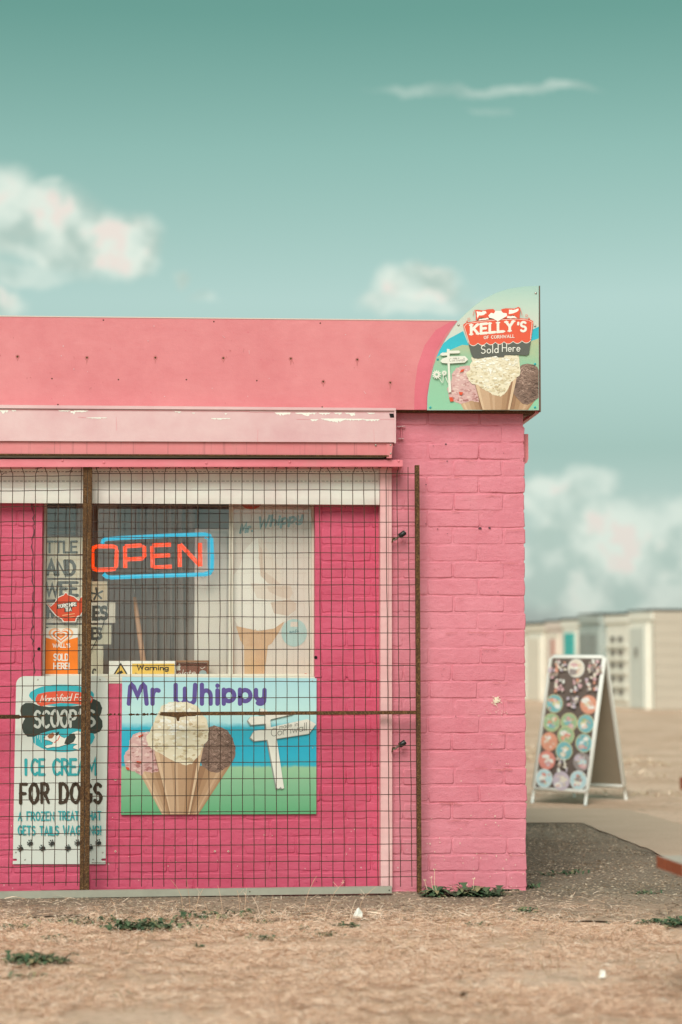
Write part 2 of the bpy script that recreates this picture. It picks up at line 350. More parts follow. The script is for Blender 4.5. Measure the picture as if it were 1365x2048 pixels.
class Print:
    """flat print laid on a surface; fn maps (x, y, lift) to a world point"""
    def __init__(s, fn, z=(0, 0, 1), lift0=.0005, step=.00004):
        s.fn = fn; s.mb = MB(); s.z = z; s.lift = lift0; s.step = step
    def zoom(s, x0, y0, k): s.z = (x0, y0, k); return s
    def _p(s, x, y): return (s.z[0] + x / s.z[2], s.z[1] + y / s.z[2])
    def poly(s, pts, mat):
        s.lift += s.step; q = [s._p(*p) for p in pts]
        s.mb.poly([s.fn(a, b, s.lift) for a, b in q], mat, uvs=[(a / 1000, -b / 1000) for a, b in q])
    def rect(s, x0, y0, x1, y1, mat): s.poly([(x0, y1), (x1, y1), (x1, y0), (x0, y0)], mat)
    def ell(s, cx, cy, rx, ry, mat, rot=0, n=26, jag=0.0, a0=0, a1=360):
        c, sn = math.cos(math.radians(rot)), math.sin(math.radians(rot)); pts = []
        for i in range(n):
            a = math.radians(a0 + (a1 - a0) * i / (n if a1 - a0 == 360 else n - 1)); j = 1 + random.uniform(-jag, jag)
            x, y = rx * math.cos(a) * j, -ry * math.sin(a) * j; pts.append((cx + x * c + y * sn, cy - x * sn + y * c))
        s.poly(pts, mat)
    def stroke(s, pts, w, mat, taper=0.0):
        """ribbon with round ends; w in the current units"""
        pts = [Vector((a, b)) for a, b in pts]; n = len(pts)
        out = [pts[0]]
        for i in range(1, n):
            if (pts[i] - out[-1]).length > 1e-4: out.append(pts[i])
        pts = out; n = len(pts)
        if n == 1: s.ell(pts[0].x, pts[0].y, w / 2, w / 2, mat, n=10); return
        L, R_ = [], []
        for i, p in enumerate(pts):
            t0 = (p - pts[i - 1]).normalized() if i > 0 else None; t1 = (pts[i + 1] - p).normalized() if i < n - 1 else None
            ww = w / 2 * (1 + taper * math.sin(i * 1.7 + pts[0].x) if taper else 1)
            if t0 is None: nn = Vector((-t1.y, t1.x)); k_ = 1
            elif t1 is None: nn = Vector((-t0.y, t0.x)); k_ = 1
            else:
                a, b = Vector((-t0.y, t0.x)), Vector((-t1.y, t1.x)); nn = a + b
                if nn.length < .2: nn = a.copy()
                nn.normalize(); k_ = 1 / max(.45, nn.dot(a))
            L.append(p + nn * ww * k_); R_.append(p - nn * ww * k_)
        s.lift += s.step
        def put(q):
            q = [s._p(a.x, a.y) for a in q]
            s.mb.poly([s.fn(a, b, s.lift) for a, b in q], mat, uvs=[(a / 1000, -b / 1000) for a, b in q])
        for i in range(n - 1): put([L[i], L[i + 1], R_[i + 1], R_[i]])
        for (p, q, sg) in ((pts[0], L[0], 1), (pts[-1], R_[-1], 1)):
            v_ = q - p; cap = [p + Vector((v_.x * math.cos(a) - v_.y * math.sin(a), v_.x * math.sin(a) + v_.y * math.cos(a))) for a in [PI * i / 6 for i in range(7)]]
            put(cap)
    def text(s, txt, x0, x1, yb, H, sw, mat, rot=0, slant=0.0, gap=.17, serif=0, taper=0, fn=None, jit=0):
        """txt between x0 and x1, baseline yb at x0, capital height H, stroke width sw*H"""
        tot = sum(GL[c][0] for c in txt) + gap * (len(txt) - 1); sw_ = sw * H
        k_ = (x1 - x0 - sw_) / max(tot, .01); x = sw_ / 2 / k_; t = math.tan(math.radians(rot))
        for c in txt:
            w_, st = GL[c]; jy = random.uniform(-jit, jit) * H
            for pl in st:
                pts = []
                for (gx, gy) in pl:
                    X = x0 + (x + gx) * k_ + gy * H * slant; Y = yb - gy * (H - sw_) - sw_ / 2 - jy
                    Y -= (X - x0) * t
                    if fn: Y += fn(X)
                    pts.append((X, Y))
                s.stroke(pts, sw_, mat, taper)
                if serif:
                    for (gx, gy), (X, Y) in ((pl[0], pts[0]), (pl[-1], pts[-1])):
                        if (abs(gy) < .02 or abs(gy - 1) < .02) and c in "KELYHFMRNW":
                            s.stroke([(X - serif * H, Y + serif * H * t), (X + serif * H, Y - serif * H * t)], sw_ * .55, mat)
            x += w_ + gap
    def build(s, name, parent, **k): return s.mb.build(name, parent, **k)
def onF(d): return lambda x, y, l: F(x, y, d + l)
def panelF(mb, pts, d, th, mat, side=None):      # flat plate in the facade's plane, front face at d
    a = [F(x, y, d) for x, y in pts]; mb.prism(a, (0, th, 0), mat, side)
def boxF(mb, x0, y0, x1, y1, d0, d1, mat, bev=0.0):   # box from pixel corners at the front plane d1
    a, b = F(x0, y1, d1), F(x1, y0, d1); mb.box((a.x, -d1, a.z), (b.x, -d0, b.z), mat, bev)
def screwF(parent, x, y, d, r=.004, mat='steel'):
    c = F(x, y, d); mb = MB(); n = 8
    ring = [(c.x + r * math.cos(2 * PI * i / n), c.y, c.z + r * math.sin(2 * PI * i / n)) for i in range(n)]
    ring2 = [(c.x + .6 * r * math.cos(2 * PI * i / n), c.y - r * .5, c.z + .6 * r * math.sin(2 * PI * i / n)) for i in range(n)]
    mb.faces(ring + ring2, [(i, (i + 1) % n, n + (i + 1) % n, n + i) for i in range(n)] + [tuple(range(n, 2 * n))], mat, True)
    return mb.build('screw', parent)
#SPLIT
# ------------------------------------------------------------------ ground
k = NT('straw_ground'); P = world_pos(k)
a = k.noise(1.1, 6, .6, vec=P); b = k.noise(38, 5, .7, vec=P, stretch=(.5, 1.4, 1)); c = k.noise(6, 5, .65, vec=P)
col = k.ramp(b, [(.3, (.38, .24, .16)), (.5, (.60, .40, .28)), (.7, (.76, .53, .40))])
col = k.mix(k.ramp(a, [(.4, (0, 0, 0)), (.7, (.65, .65, .65))]), col, (.82, .60, .46))
col = k.mix(k.ramp(c, [(.56, (0, 0, 0)), (.70, (.75, .75, .75))]), col, (.27, .21, .155))
k.col(col); k.rough(.95, .1); k.bump(c, .02); k.bump(b, .012)
MATS['straw_ground'] = k.m
mb = MB(); N = 60
def gz(x, y):
    if y < -.7 and y > -8: return .010 * mnoise.noise(Vector((x * 1.3, y * 1.3, 3))) * min(1, (-.7 - y)) 
    if y > 7: return .05 * mnoise.noise(Vector((x * .35, y * .35, 5))) * min(1, (y - 7) / 4)
    return 0
xs = [-900, -200, -60, -20] + [-8 + i * .5 for i in range(49)] + [30, 70, 200, 900]
ysl = [-300, -60, -20, -10] + [-8 + i * .4 for i in range(120)] + [45, 60, 90, 160, 400, 1200]
vs = [(x, y, gz(x, y)) for y in ysl for x in xs]; nx = len(xs)
mb.faces(vs, [(j * nx + i, j * nx + i + 1, (j + 1) * nx + i + 1, (j + 1) * nx + i) for j in range(len(ysl) - 1) for i in range(nx - 1)], 'straw_ground', True)
mb.build('ground', base=(0, 0, 0), kind='structure')

k = NT('asphalt_coarse'); P = world_pos(k)
v1 = k.n('ShaderNodeTexVoronoi'); v1.inputs['Scale'].default_value = 62; k.l(P, v1.inputs['Vector'])
sp = k.n('ShaderNodeSeparateColor'); k.l(v1.outputs['Color'], sp.inputs[0])
st = k.ramp(sp.outputs[0], [(.0, (.15, .105, .07)), (.5, (.26, .19, .13)), (.8, (.40, .30, .215)), (1, (.60, .48, .37))])
edge = k.ramp(v1.outputs['Distance'], [(.25, (0, 0, 0)), (.6, (1, 1, 1))])
col = k.mix(edge, st, (.125, .095, .070)); col = k.mix(k.ramp(k.noise(1.6, 5, .6, vec=P), [(.35, (0, 0, 0)), (.7, (.65, .65, .65))]), col, (.38, .29, .215))
sy = k.n('ShaderNodeSeparateXYZ'); k.l(P, sy.inputs[0]); m1 = k.n('ShaderNodeMapRange'); k.l(sy.outputs[1], m1.inputs[0]); m1.inputs[1].default_value = -.15; m1.inputs[2].default_value = -.95
sand = k.math('MULTIPLY', m1.outputs[0], k.ramp(k.noise(5, 6, .7, vec=P), [(.40, (.15, .15, .15)), (.60, (1, 1, 1))]))
col = k.mix(sand, col, (.56, .37, .26))
k.col(col); k.rough(.9, .2); k.bump(v1.outputs['Distance'], -.008); MATS['asphalt_coarse'] = k.m  # worn surface
k = NT('concrete_path'); P = world_pos(k)
col = k.mix(k.noise(3, 6, .6, vec=P), (.50, .36, .26), (.66, .49, .37)); col = k.mix(k.ramp(k.noise(120, 3, .7, vec=P), [(.4, (0, 0, 0)), (.7, (.6, .6, .6))]), col, (.38, .27, .19))
k.col(col); k.rough(.9, .2); k.bump(k.noise(150, 3, .7, vec=P), .002); MATS['concrete_path'] = k.m
def sheet(name, pts, mat, z, n=90, jag=.06):
    """ground patch with an uneven outline"""
    P_ = [Vector((p[0], p[1])) for p in pts]; out = []
    for i, p in enumerate(P_):
        q = P_[(i + 1) % len(P_)]; m = max(1, int((q - p).length / .12))
        for j in range(m):
            t = p.lerp(q, j / m); o = mnoise.noise(Vector((t.x * 3, t.y * 3, 9))) * jag + mnoise.noise(Vector((t.x * 11, t.y * 11, 2))) * jag * .5
            out.append((t.x + o * .5, t.y + o, z))
    mb = MB(); mb.poly(out, mat); return mb.build(name, base=(0, 0, 0), kind='structure')
def gp(px, py): q = G(px, py); return (q.x, q.y)
sheet('asphalt_apron', [gp(-260, 1838), gp(700, 1833), gp(1365, 1850), gp(1700, 1850), gp(1700, 1760), gp(1365, 1732), gp(1305, 1706), gp(1165, 1650), gp(1060, 1640), (-1.6, 3.2), (-4, 3.2)], 'asphalt_coarse', .006, jag=.13)
sheet('concrete_path', [gp(880, 1648), gp(1165, 1650), gp(1305, 1706), gp(1365, 1732), gp(1700, 1765), gp(1700, 1672), gp(1365, 1652), gp(1255, 1622), gp(900, 1618)], 'concrete_path', .0105, jag=.05)

# straw, stones
import numpy as np
rng = np.random.default_rng(5)
def blades(name, P3, length, width, flat, mat, label, cat):
    n = len(P3); az = rng.uniform(0, 2 * PI, n) ; el = np.abs(rng.normal(0, flat, n)); L = length * rng.uniform(.4, 1.3, n)
    az = np.where(rng.random(n) < .22, rng.normal(0, .5, n) + rng.integers(0, 2, n) * PI, az)
    dirv = np.stack([np.cos(az) * np.cos(el), np.sin(az) * np.cos(el), np.sin(el)], 1)
    sidev = np.stack([-np.sin(az), np.cos(az), rng.normal(0, .5, n)], 1); wv = (width * rng.uniform(.6, 1.4, n))[:, None] * sidev
    bend = rng.normal(0, .25, n)
    p0 = P3; p1 = p0 + dirv * (L * .5)[:, None]; p1[:, 2] += np.abs(bend) * L * .15
    p2 = p0 + dirv * L[:, None] + np.stack([-np.sin(az), np.cos(az), np.zeros(n)], 1) * (bend * L)[:, None]; p2[:, 2] = np.maximum(p2[:, 2] - .25 * np.abs(bend) * L, .004)
    V = np.stack([p0 - wv / 2, p0 + wv / 2, p1 - wv / 2, p1 + wv / 2, p2 - wv * .1, p2 + wv * .1], 1).reshape(-1, 3)
    b = (np.arange(n) * 6)[:, None]
    Fq = np.concatenate([b + np.array([[0, 1, 3, 2]]), b + np.array([[2, 3, 5, 4]])], 1).reshape(-1, 4)
    me = bpy.data.meshes.new(name); me.vertices.add(len(V)); me.vertices.foreach_set('co', V.astype(np.float32).ravel())
    me.loops.add(Fq.size); me.loops.foreach_set('vertex_index', Fq.ravel().astype(np.int32)); me.polygons.add(len(Fq))
    me.polygons.foreach_set('loop_start', np.arange(0, Fq.size, 4, dtype=np.int32)); me.update(calc_edges=True); me.materials.append(MATS[mat])
    o = bpy.data.objects.new(name, me); COL.objects.link(o); tag(o, label, cat, kind='stuff'); return o
def rnd_mat(name, stops, rough=.8, trans=0):
    k = NT(name); g = k.n('ShaderNodeNewGeometry'); k.col(k.ramp(g.outputs['Random Per Island'], stops)); k.rough(rough, .25); MATS[name] = k.m
rnd_mat('straw', [(0, (.38, .20, .12)), (.12, (.60, .36, .23)), (.5, (.86, .58, .42)), (.85, (.92, .69, .53)), (1, (.92, .78, .66))])
rnd_mat('straw_far', [(0, (.42, .32, .18)), (.5, (.70, .52, .38)), (1, (.84, .66, .52))])
rnd_mat('straw_dark', [(0, (.20, .11, .06)), (.5, (.42, .26, .15)), (1, (.66, .46, .30))])
rnd_mat('stone', [(0, (.13, .088, .055)), (.45, (.26, .18, .12)), (.85, (.42, .31, .22)), (1, (.60, .48, .36))])
rnd_mat('weed', [(0, (.035, .065, .032)), (.4, (.07, .12, .06)), (.75, (.12, .17, .085)), (1, (.34, .27, .14))], .6)
def in_view(n, x0, x1, y0, y1, dens):
    px = rng.uniform(x0, x1, n); yw = rng.uniform(y0, y1, n)
    return np.stack([px, yw, np.zeros(n)], 1)
pts = in_view(400000, -2.0, 1.75, -3.55, -.45, 0)
nv = np.array([mnoise.noise(Vector((p[0] * 2.2, p[1] * 3.5, 1))) for p in pts]); nv2 = np.array([mnoise.noise(Vector((p[0] * .9, p[1] * .9, 7))) for p in pts])
edge = -.86 + .16 * nv2
nv3 = np.array([mnoise.noise(Vector((p[0] * 14, p[1] * 9, 3))) for p in pts])
keep = (pts[:, 1] < edge + rng.normal(0, .12, len(pts))) & (rng.random(len(pts)) < .50 + 1.1 * nv + 1.3 * nv3)
pts = pts[keep]; pts[:, 2] = rng.uniform(0.002, .014, len(pts)) * (1 + .8 * nv[keep])
blades('dry_grass', pts, .034, .00105, .26, 'straw', 'matted straw-coloured dry grass covering the ground in front of the kiosk', 'dry grass')
pts = in_view(16000, -.9, 4.4, 5.8, 14, 0); nv = np.array([mnoise.noise(Vector((p[0] * .8, p[1] * .5, 4))) for p in pts])
q = gp(1060, 1618); pts = pts[(rng.random(len(pts)) < .25 + 1.6 * nv) & (pts[:, 1] > 5.8)]
blades('dry_turf', pts, .07, .006, .5, 'straw_far', 'parched sandy grass tufts beyond the path towards the beach huts', 'dry grass')
pts = np.stack([rng.uniform(-2, 1.8, 9000), -.9 + np.abs(rng.normal(0, .28, 9000)), np.full(9000, .008)], 1); pts = pts[(pts[:, 1] < -.12) & (np.array([mnoise.noise(Vector((p[0] * 4, p[1] * 6, 8))) for p in pts]) > -.12)]
blades('sparse_straw', pts, .035, .001, .2, 'straw', 'thin straw litter thinning out over the gravel edge towards the kiosk', 'straw')
pts = in_view(2600, -2.0, 1.75, -3.4, -.75, 0); blades('coarse_stalks', pts, .075, .0016, .5, 'straw_dark', 'coarser brown grass stalks lying in the straw in front of the kiosk', 'dry grass')
pts = np.stack([rng.uniform(-2, 1.8, 500), rng.uniform(-1.0, -.05, 500), np.full(500, .008)], 1); pts = pts[(pts[:, 0] < .9) | (rng.random(500) < .3)]
blades('fallen_straw', pts, .06, .002, .15, 'straw', 'loose straw stalks scattered over the asphalt edge by the kiosk', 'straw')
def stones(name, P3, r, label):
    n = len(P3); base = np.array([(1, 0, 0), (0, 1, 0), (-1, 0, 0), (0, -1, 0), (0, 0, .7)], float)
    th = rng.uniform(0, 2 * PI, n); c, s_ = np.cos(th), np.sin(th); R = r * rng.uniform(.5, 1.5, n); sx = rng.uniform(.7, 1.5, n)
    X = base[None, :, 0] * sx[:, None]; Y = base[None, :, 1] * np.ones(n)[:, None]; Z = base[None, :, 2] * rng.uniform(.5, 1.1, n)[:, None]
    V = np.stack([(X * c[:, None] - Y * s_[:, None]) * R[:, None], (X * s_[:, None] + Y * c[:, None]) * R[:, None], Z * R[:, None]], 2) + P3[:, None, :]
    V += rng.normal(0, .12, V.shape) * R[:, None, None]
    b = (np.arange(n) * 5)[:, None]; T = np.concatenate([b + np.array([[i, (i + 1) % 4, 4]]) for i in range(4)], 1).reshape(-1, 3)
    me = bpy.data.meshes.new(name); me.vertices.add(n * 5); me.vertices.foreach_set('co', V.astype(np.float32).ravel())
    me.loops.add(T.size); me.loops.foreach_set('vertex_index', T.ravel().astype(np.int32)); me.polygons.add(len(T))
    me.polygons.foreach_set('loop_start', np.arange(0, T.size, 3, dtype=np.int32)); me.update(calc_edges=True); me.materials.append(MATS['stone'])
    o = bpy.data.objects.new(name, me); COL.objects.link(o); tag(o, label, 'gravel', kind='stuff')
n = 60000; P3 = np.stack([rng.uniform(-2.1, 2.3, n), -.95 + 4.4 * rng.random(n) ** 1.2, np.full(n, .004)], 1)
P3 = P3[~((P3[:, 0] < .86) & (P3[:, 1] > .02))]
# stop at the edge of the concrete path
A0, A1, A2 = gp(1165, 1650), gp(1305, 1706), gp(1365, 1732)
def beyond(p):
    if p[0] < A0[0]: return p[1] > A0[1] + .07
    t = (p[0] - A0[0]) / (A2[0] - A0[0]); return p[1] > A0[1] + .07 + t * (A2[1] - A0[1])
P3 = P3[[not beyond(p) for p in P3]]
nv = np.array([mnoise.noise(Vector((p[0] * 1.5, p[1] * 2.5, 12))) for p in P3]); P3 = P3[rng.random(len(P3)) < .55 + .9 * nv + .25 * (P3[:, 1] > .4)]
stones('gravel', P3, .0075, 'pale stones bedded in the worn asphalt around the kiosk')

# ------------------------------------------------------------------ the kiosk
KL = F(-700, 1785).x; KR = F(1053, 1400).x            # left end (out of frame) and right end
IN = -.05                                             # the recessed front between the rails
kiosk = thing('ice_cream_kiosk', ((KL + KR) / 2, 1.4, 0), 'low brick kiosk painted candy pink with a smooth pink fascia board along its flat roof', 'kiosk')
zA, zB = F(1000, 852.5).z, F(1000, 1778.5).z; CO = (zA - zB) / 27
def course(i): return zB + CO * i       # i = 0 is the top of the lowest course
ztop = F(1000, 821).z + .02
railx = F(766, 1400).x
# mortar sheets: lumpy, a little behind the brick faces
def mortar(mb, x0, x1, z0, z1, y, mat, amp=.0042, cell=.011, side=None):
    nx_ = max(2, int((x1 - x0) / cell)); nz_ = max(2, int((z1 - z0) / cell)); vs = []
    for j in range(nz_ + 1):
        for i in range(nx_ + 1):
            x = x0 + (x1 - x0) * i / nx_; z = z0 + (z1 - z0) * j / nz_
            a = mnoise.noise(Vector((x * 7, z * 12, y * 3))) * .8 + mnoise.noise(Vector((x * 40, z * 60, 5))) * .5
            e_ = 0 if 0 < i < nx_ else 0
            vs.append((x, y - a * amp + e_, z))
    mb.faces(vs, [(j * (nx_ + 1) + i, j * (nx_ + 1) + i + 1, (j + 1) * (nx_ + 1) + i + 1, (j + 1) * (nx_ + 1) + i) for j in range(nz_) for i in range(nx_)], mat, True)
def brick_mesh(w, h, mat, dep=.012, rough_=1.0):
    """face in the xz plane at y = 0, outline uneven, edges rounded; body reaches back to y = dep"""
    o = []
    def side(a, b, n):
        for i in range(n): o.append((a[0] + (b[0] - a[0]) * i / n, a[1] + (b[1] - a[1]) * i / n))
    c = .005
    side((c, 0), (w - c, 0), 5); o.append((w - c, 0)); side((w, c), (w, h - c), 2); o.append((w, h - c))
    side((w - c, h), (c, h), 5); o.append((c, h)); side((0, h - c), (0, c), 2); o.append((0, c))
    j = .0022 * rough_; o = [(x + random.uniform(-j, j), z + random.uniform(-j, j)) for x, z in o]
    def ring(ins, y):
        cx, cz = w / 2, h / 2
        return [(x - math.copysign(min(ins, abs(x - cx)), x - cx) * (1 if abs(x - cx) > w / 2 - .02 else 0), y, z - math.copysign(min(ins, abs(z - cz)), z - cz) * (1 if abs(z - cz) > h / 2 - .012 else 0)) for x, z in o]
    rs = [ring(-.001, dep), ring(0, .0030), ring(.0016, .0009), ring(.0045, 0)]
    n = len(o); vs = [p for r in rs for p in r]
    fs = [(a * n + i, a * n + (i + 1) % n, (a + 1) * n + (i + 1) % n, (a + 1) * n + i) for a in range(3) for i in range(n)]
    me = bpy.data.meshes.new('brick'); fs.append(tuple(range(3 * n, 4 * n))); me.from_pydata(vs, [], fs)
    me.polygons.foreach_set('use_smooth', [True] * (len(fs) - 1) + [False]); me.materials.append(MATS[mat]); me.update(); return me
VAR = {}
def brick(x0, x1, i, d, mat, proud=None, corner=False):
    z0 = course(i - 1); h = CO - random.uniform(.0045, .0075); g = random.uniform(.0015, .0042); w = x1 - x0 - 2 * g
    key = (round(w * 50), mat, random.randrange(10), corner)
    if key not in VAR: VAR[key] = (brick_mesh(w, h, mat, dep=.10 if corner else .016), w)
    me, w0 = VAR[key]
    o = bpy.data.objects.new('brick', me); COL.objects.link(o); o.parent = kiosk
    pr = random.uniform(-.0006, .0026) if proud is None else proud
    sc = w / w0
    kl = Vector(kiosk['_loc'])
    o.location = Vector((x0 + g, -d - pr, z0 + .0035 + random.uniform(-.0012, .0012))) - kl
    o.rotation_euler = (random.uniform(-.012, .012), random.uniform(-.006, .006), random.uniform(-.004, .004)); o.scale = (sc, 1, 1)
    return o
cz = [course(i) for i in range(30)]
XR = KR
XJ = lambda px: F(px, 1300).x
# pier (right of the rail) and a short lead-in behind the rail
for i in range(0, 29):
    if course(i - 1) > ztop: break
    even = (27 - i) % 2 == 1       # course whose right-hand brick is a stretcher (top course shown)
    js = [XJ(656), XJ(757), XJ(858), XJ(958.5)] if even else [XJ(704), XJ(805), XJ(906), XJ(1009.5)]
    js = [a + random.uniform(-.008, .008) for a in js] + [XR + random.uniform(-.002, .003)]
    js[0] = max(js[0], railx)
    for a, b in zip(js[:-1], js[1:]):
        if b < railx + .02: continue
        a = max(a, railx)
        brick(a, b, i, 0, 'pink_brick', corner=(b == js[-1]))
mb = MB(); mortar(mb, railx, XR - .006, -.02, ztop, .0012, 'pink_brick'); mb.box((railx, .012, -.02), (XR - .006, .06, ztop), 'pink_brick'); mb.build('mortar', kiosk)
# recessed brickwork left of the rail: below and beside the window
WX0, WX1 = F(86, 1180, IN - .07).x, F(629, 1180, IN - .07).x
WZ0, WZ1 = F(400, 1354, IN).z, F(400, 1004, IN).z
crack_x = F(68, 1180, IN).x; jamb_r = F(643, 1180, IN).x
for i in range(0, 26):
    off = (i % 2) * .1125
    xs_ = [jamb_r - .001 - off + k_ * .228 for k_ in range(-16, 5)]
    for a, b in zip(xs_[:-1], xs_[1:]):
        a, b = max(a, KL + 1.2), min(b, railx - .004)
        if b - a < .03: continue
        if course(i - 1) + CO * .5 > WZ0:
            if a < crack_x < b: b = crack_x
            if a < jamb_r < b: a = jamb_r
            if a >= crack_x - .001 and b <= jamb_r + .001: continue
            if b - a < .03: continue
        if course(i - 1) > F(400, 960, IN).z: continue
        if b < F(-60, 1400).x: continue        # past the left edge of the picture
        brick(a, b, i, IN, 'pink_brick_shaded')
mb = MB(); LX = F(-80, 1400).x
mortar(mb, LX, railx, -.02, WZ0 - .004, -IN + .0010, 'pink_brick_shaded'); mortar(mb, jamb_r - .004, railx, WZ0, ztop, -IN + .0010, 'pink_brick_shaded'); mortar(mb, LX, crack_x + .01, WZ0, ztop, -IN + .0010, 'pink_brick_shaded')
mb.build('mortar', kiosk)
# smooth rendered jambs and the sill, walls behind
mb = MB()
mb.box((crack_x + .004, -IN - .004, WZ0 - .002), (WX0, -IN + .2, ztop), 'pink_brick_shaded'); mb.build('window_jamb', kiosk); mb = MB(); mb.box((WX1, -IN - .004, WZ0 - .002), (jamb_r - .002, -IN + .2, ztop), 'pink_brick_shaded')
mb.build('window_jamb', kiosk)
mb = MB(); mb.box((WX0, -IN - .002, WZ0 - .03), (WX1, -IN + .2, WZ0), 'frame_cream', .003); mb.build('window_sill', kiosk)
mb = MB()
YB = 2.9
mb.box((KL, .02 - IN, -.05), (WX0 - .005, .2, ztop), 'pink_brick_shaded'); mb.box((WX1 + .005, .02 - IN, -.05), (XR - .012, .2, ztop), 'pink_brick')
mb.box((WX0 - .005, .02 - IN, -.05), (WX1 + .005, .2, WZ0 - .03), 'pink_brick_shaded'); mb.box((WX0 - .005, .02 - IN, WZ1 + .02), (WX1 + .005, .2, ztop), 'pink_brick_shaded')
mb.box((KL, YB - .2, -.05), (XR - .012, YB, ztop), 'pink_brick'); mb.box((XR - .2, .2, -.05), (XR - .012, YB - .2, ztop), 'pink_brick'); mb.box((KL, .2, -.05), (KL + .2, YB - .2, ztop), 'pink_brick')
mb.build('wall', kiosk)
# side wall bricks: real, joined (they face away from the camera)
mb = MB()
for i in range(0, 29):
    if course(i - 1) > ztop: break
    y = .105 if i % 2 else .22
    while y < YB - .05:
        z0 = course(i - 1) + .0035; y1 = min(y + .218, YB - .005)
        mb.box((XR - .014, y, z0), (XR + random.uniform(-.003, .002), y1, z0 + CO - .008), 'pink_brick'); y = y1 + .01
mb.build('side_brickwork', kiosk, kind='stuff')
# floor, ceiling and roof
k = NT('interior_brown'); P = world_pos(k); k.col(k.mix(k.noise(2.5, 4, vec=P), (.26, .19, .15), (.42, .33, .27))); k.rough(.8); MATS['interior_brown'] = k.m
mb = MB(); mb.box((KL, .2, -.03), (XR - .05, YB - .2, .02), 'interior_brown'); mb.build('floor', kiosk)
FD = .07                                              # fascia stands this far in front of the pier
zf0, zf1 = F(500, 821, FD).z, F(500, 637, FD).z
xf1 = F(1079, 720, FD).x
mb = MB(); mb.box((KL - .1, -FD + .012, zf0 + .01), (xf1 - .004, YB + .1, zf0 + .09), 'interior_brown'); mb.build('roof_deck', kiosk)
# fascia: its top edge drops a little to the right, as in the photo
def fascia_top(px): return F(px, 633 + 9 * px / 915, FD)
mb = MB(); a, b = F(-700, 633 - 7, FD), F(1079, 643.6, FD)
zl = F(0, 812 + .3, FD).z
pts = [(KL - .1, -FD, zf0), (xf1, -FD, F(1079, 820.5, FD).z), (xf1, -FD, b.z), (KL - .1, -FD, fascia_top(0).z + (fascia_top(0).z - fascia_top(915).z) / (F(915, 640, FD).x - F(0, 640, FD).x) * (F(0, 640, FD).x - KL) * .3)]
mb.prism(pts, (0, .018, 0), 'pink_fascia'); mb.build('fascia_board', kiosk, label='smooth pink fascia board dotted with rusty screws')
mb = MB(); mb.box((xf1 - .018, -FD + .018, zf0), (xf1, YB + .1, b.z), 'pink_fascia'); mb.box((KL - .1, YB + .082, zf0), (xf1 - .018, YB + .1, b.z), 'pink_fascia'); mb.build('side_fascia', kiosk)
mb = MB(); mb.box((KL - .1, -FD + .019, zf0 + .002), (xf1 - .02, 0.06, zf0 + .010), 'rust'); mb.build('soffit', kiosk)
k = NT('cap_pale'); k.col((.62, .50, .45)); k.rough(.5); MATS['cap_pale'] = k.m
pa, pb = fascia_top(-30), fascia_top(912)
mb = MB(); mb.hexa([(pa.x, -FD - .002, pa.z), (pb.x, -FD - .002, pb.z), (pb.x, -FD - .002, pb.z + .005), (pa.x, -FD - .002, pa.z + .005), (pa.x, -FD + .03, pa.z), (pb.x, -FD + .03, pb.z), (pb.x, -FD + .03, pb.z + .005), (pa.x, -FD + .03, pa.z + .005)], 'cap_pale'); mb.build('roof_edge_trim', kiosk)
for (x, y) in [(35, 713), (174, 715), (311, 715), (447, 716), (582, 717), (715, 719), (647, 763), (781, 765)]:
    o = screwF(kiosk, x, y, FD, .0055, 'rust')
mk_paint('pink_fascia_deep', (.68, .14, .19), dirt=.05, rough=.38, bumpd=.0003)
mk_flat('rust_run', (.52, .15, .15), var=.15)
pr = Print(onF(FD)); random.seed(19)
for (x, y) in [(35, 713), (174, 715), (311, 715), (447, 716), (582, 717), (715, 719), (647, 763), (781, 765)]:
    pr.ell(x, y + .5, 4.4, 4.6, 'rust_run', n=12, jag=.12); pr.poly([(x - 2, y + 3), (x - .6, y + random.uniform(8, 17)), (x + .8, y + random.uniform(7, 12)), (x + 2.2, y + 3)], 'rust_run')
for q in range(46):
    x, y = random.uniform(0, 840), random.uniform(648, 808); pr.ell(x, y, random.uniform(.5, 1.3), random.uniform(.4, 1.4), random.choice(['rust_run', 'pink_awning', 'pink_fascia_deep']), n=7, jag=.3)
for q in range(9):
    x, y = random.uniform(0, 840), random.uniform(655, 795); pr.stroke([(x, y), (x + random.uniform(-6, 6), y + random.uniform(3, 9))], .7, random.choice(['rust_run', 'pink_awning']), .3)
pr.build('stain', kiosk)
for (x, y) in [(104, 757), (237, 759), (373, 759), (514, 761), (116, 809), (207, 640), (641, 646), (428, 643), (645, 814)]:
    screwF(kiosk, x, y, FD, .0035, 'rust_dark')
# deeper pink curved band along the left edge of the quarter panel
pr = Print(onF(FD))
curve = [(915, 641), (892, 668), (872, 705), (861, 745), (856, 790), (855, 819)]
band_outer = [(905, 641), (872, 660), (850, 690), (836, 730), (830, 775), (829, 819)]
pr.poly([(a, b) for a, b in band_outer[::-1]] + [(x, y) for x, y in curve], 'pink_fascia_deep')
pr.build('darker_band', kiosk)
# round plugged holes beside the window, small fixings
def hole(x, y, d, r=.0075):
    c_ = F(x, y, d); mb = MB(); ring = [(c_.x + r * math.cos(2 * PI * i / 12) * random.uniform(.85, 1.1), c_.y, c_.z + r * math.sin(2 * PI * i / 12) * random.uniform(.85, 1.15)) for i in range(12)]
    mb.prism(ring, (0, .006, 0), 'black_hole'); mb.build('drain_hole', kiosk)
hole(78, 1298, IN + .006); hole(632, 1315, IN + .006)
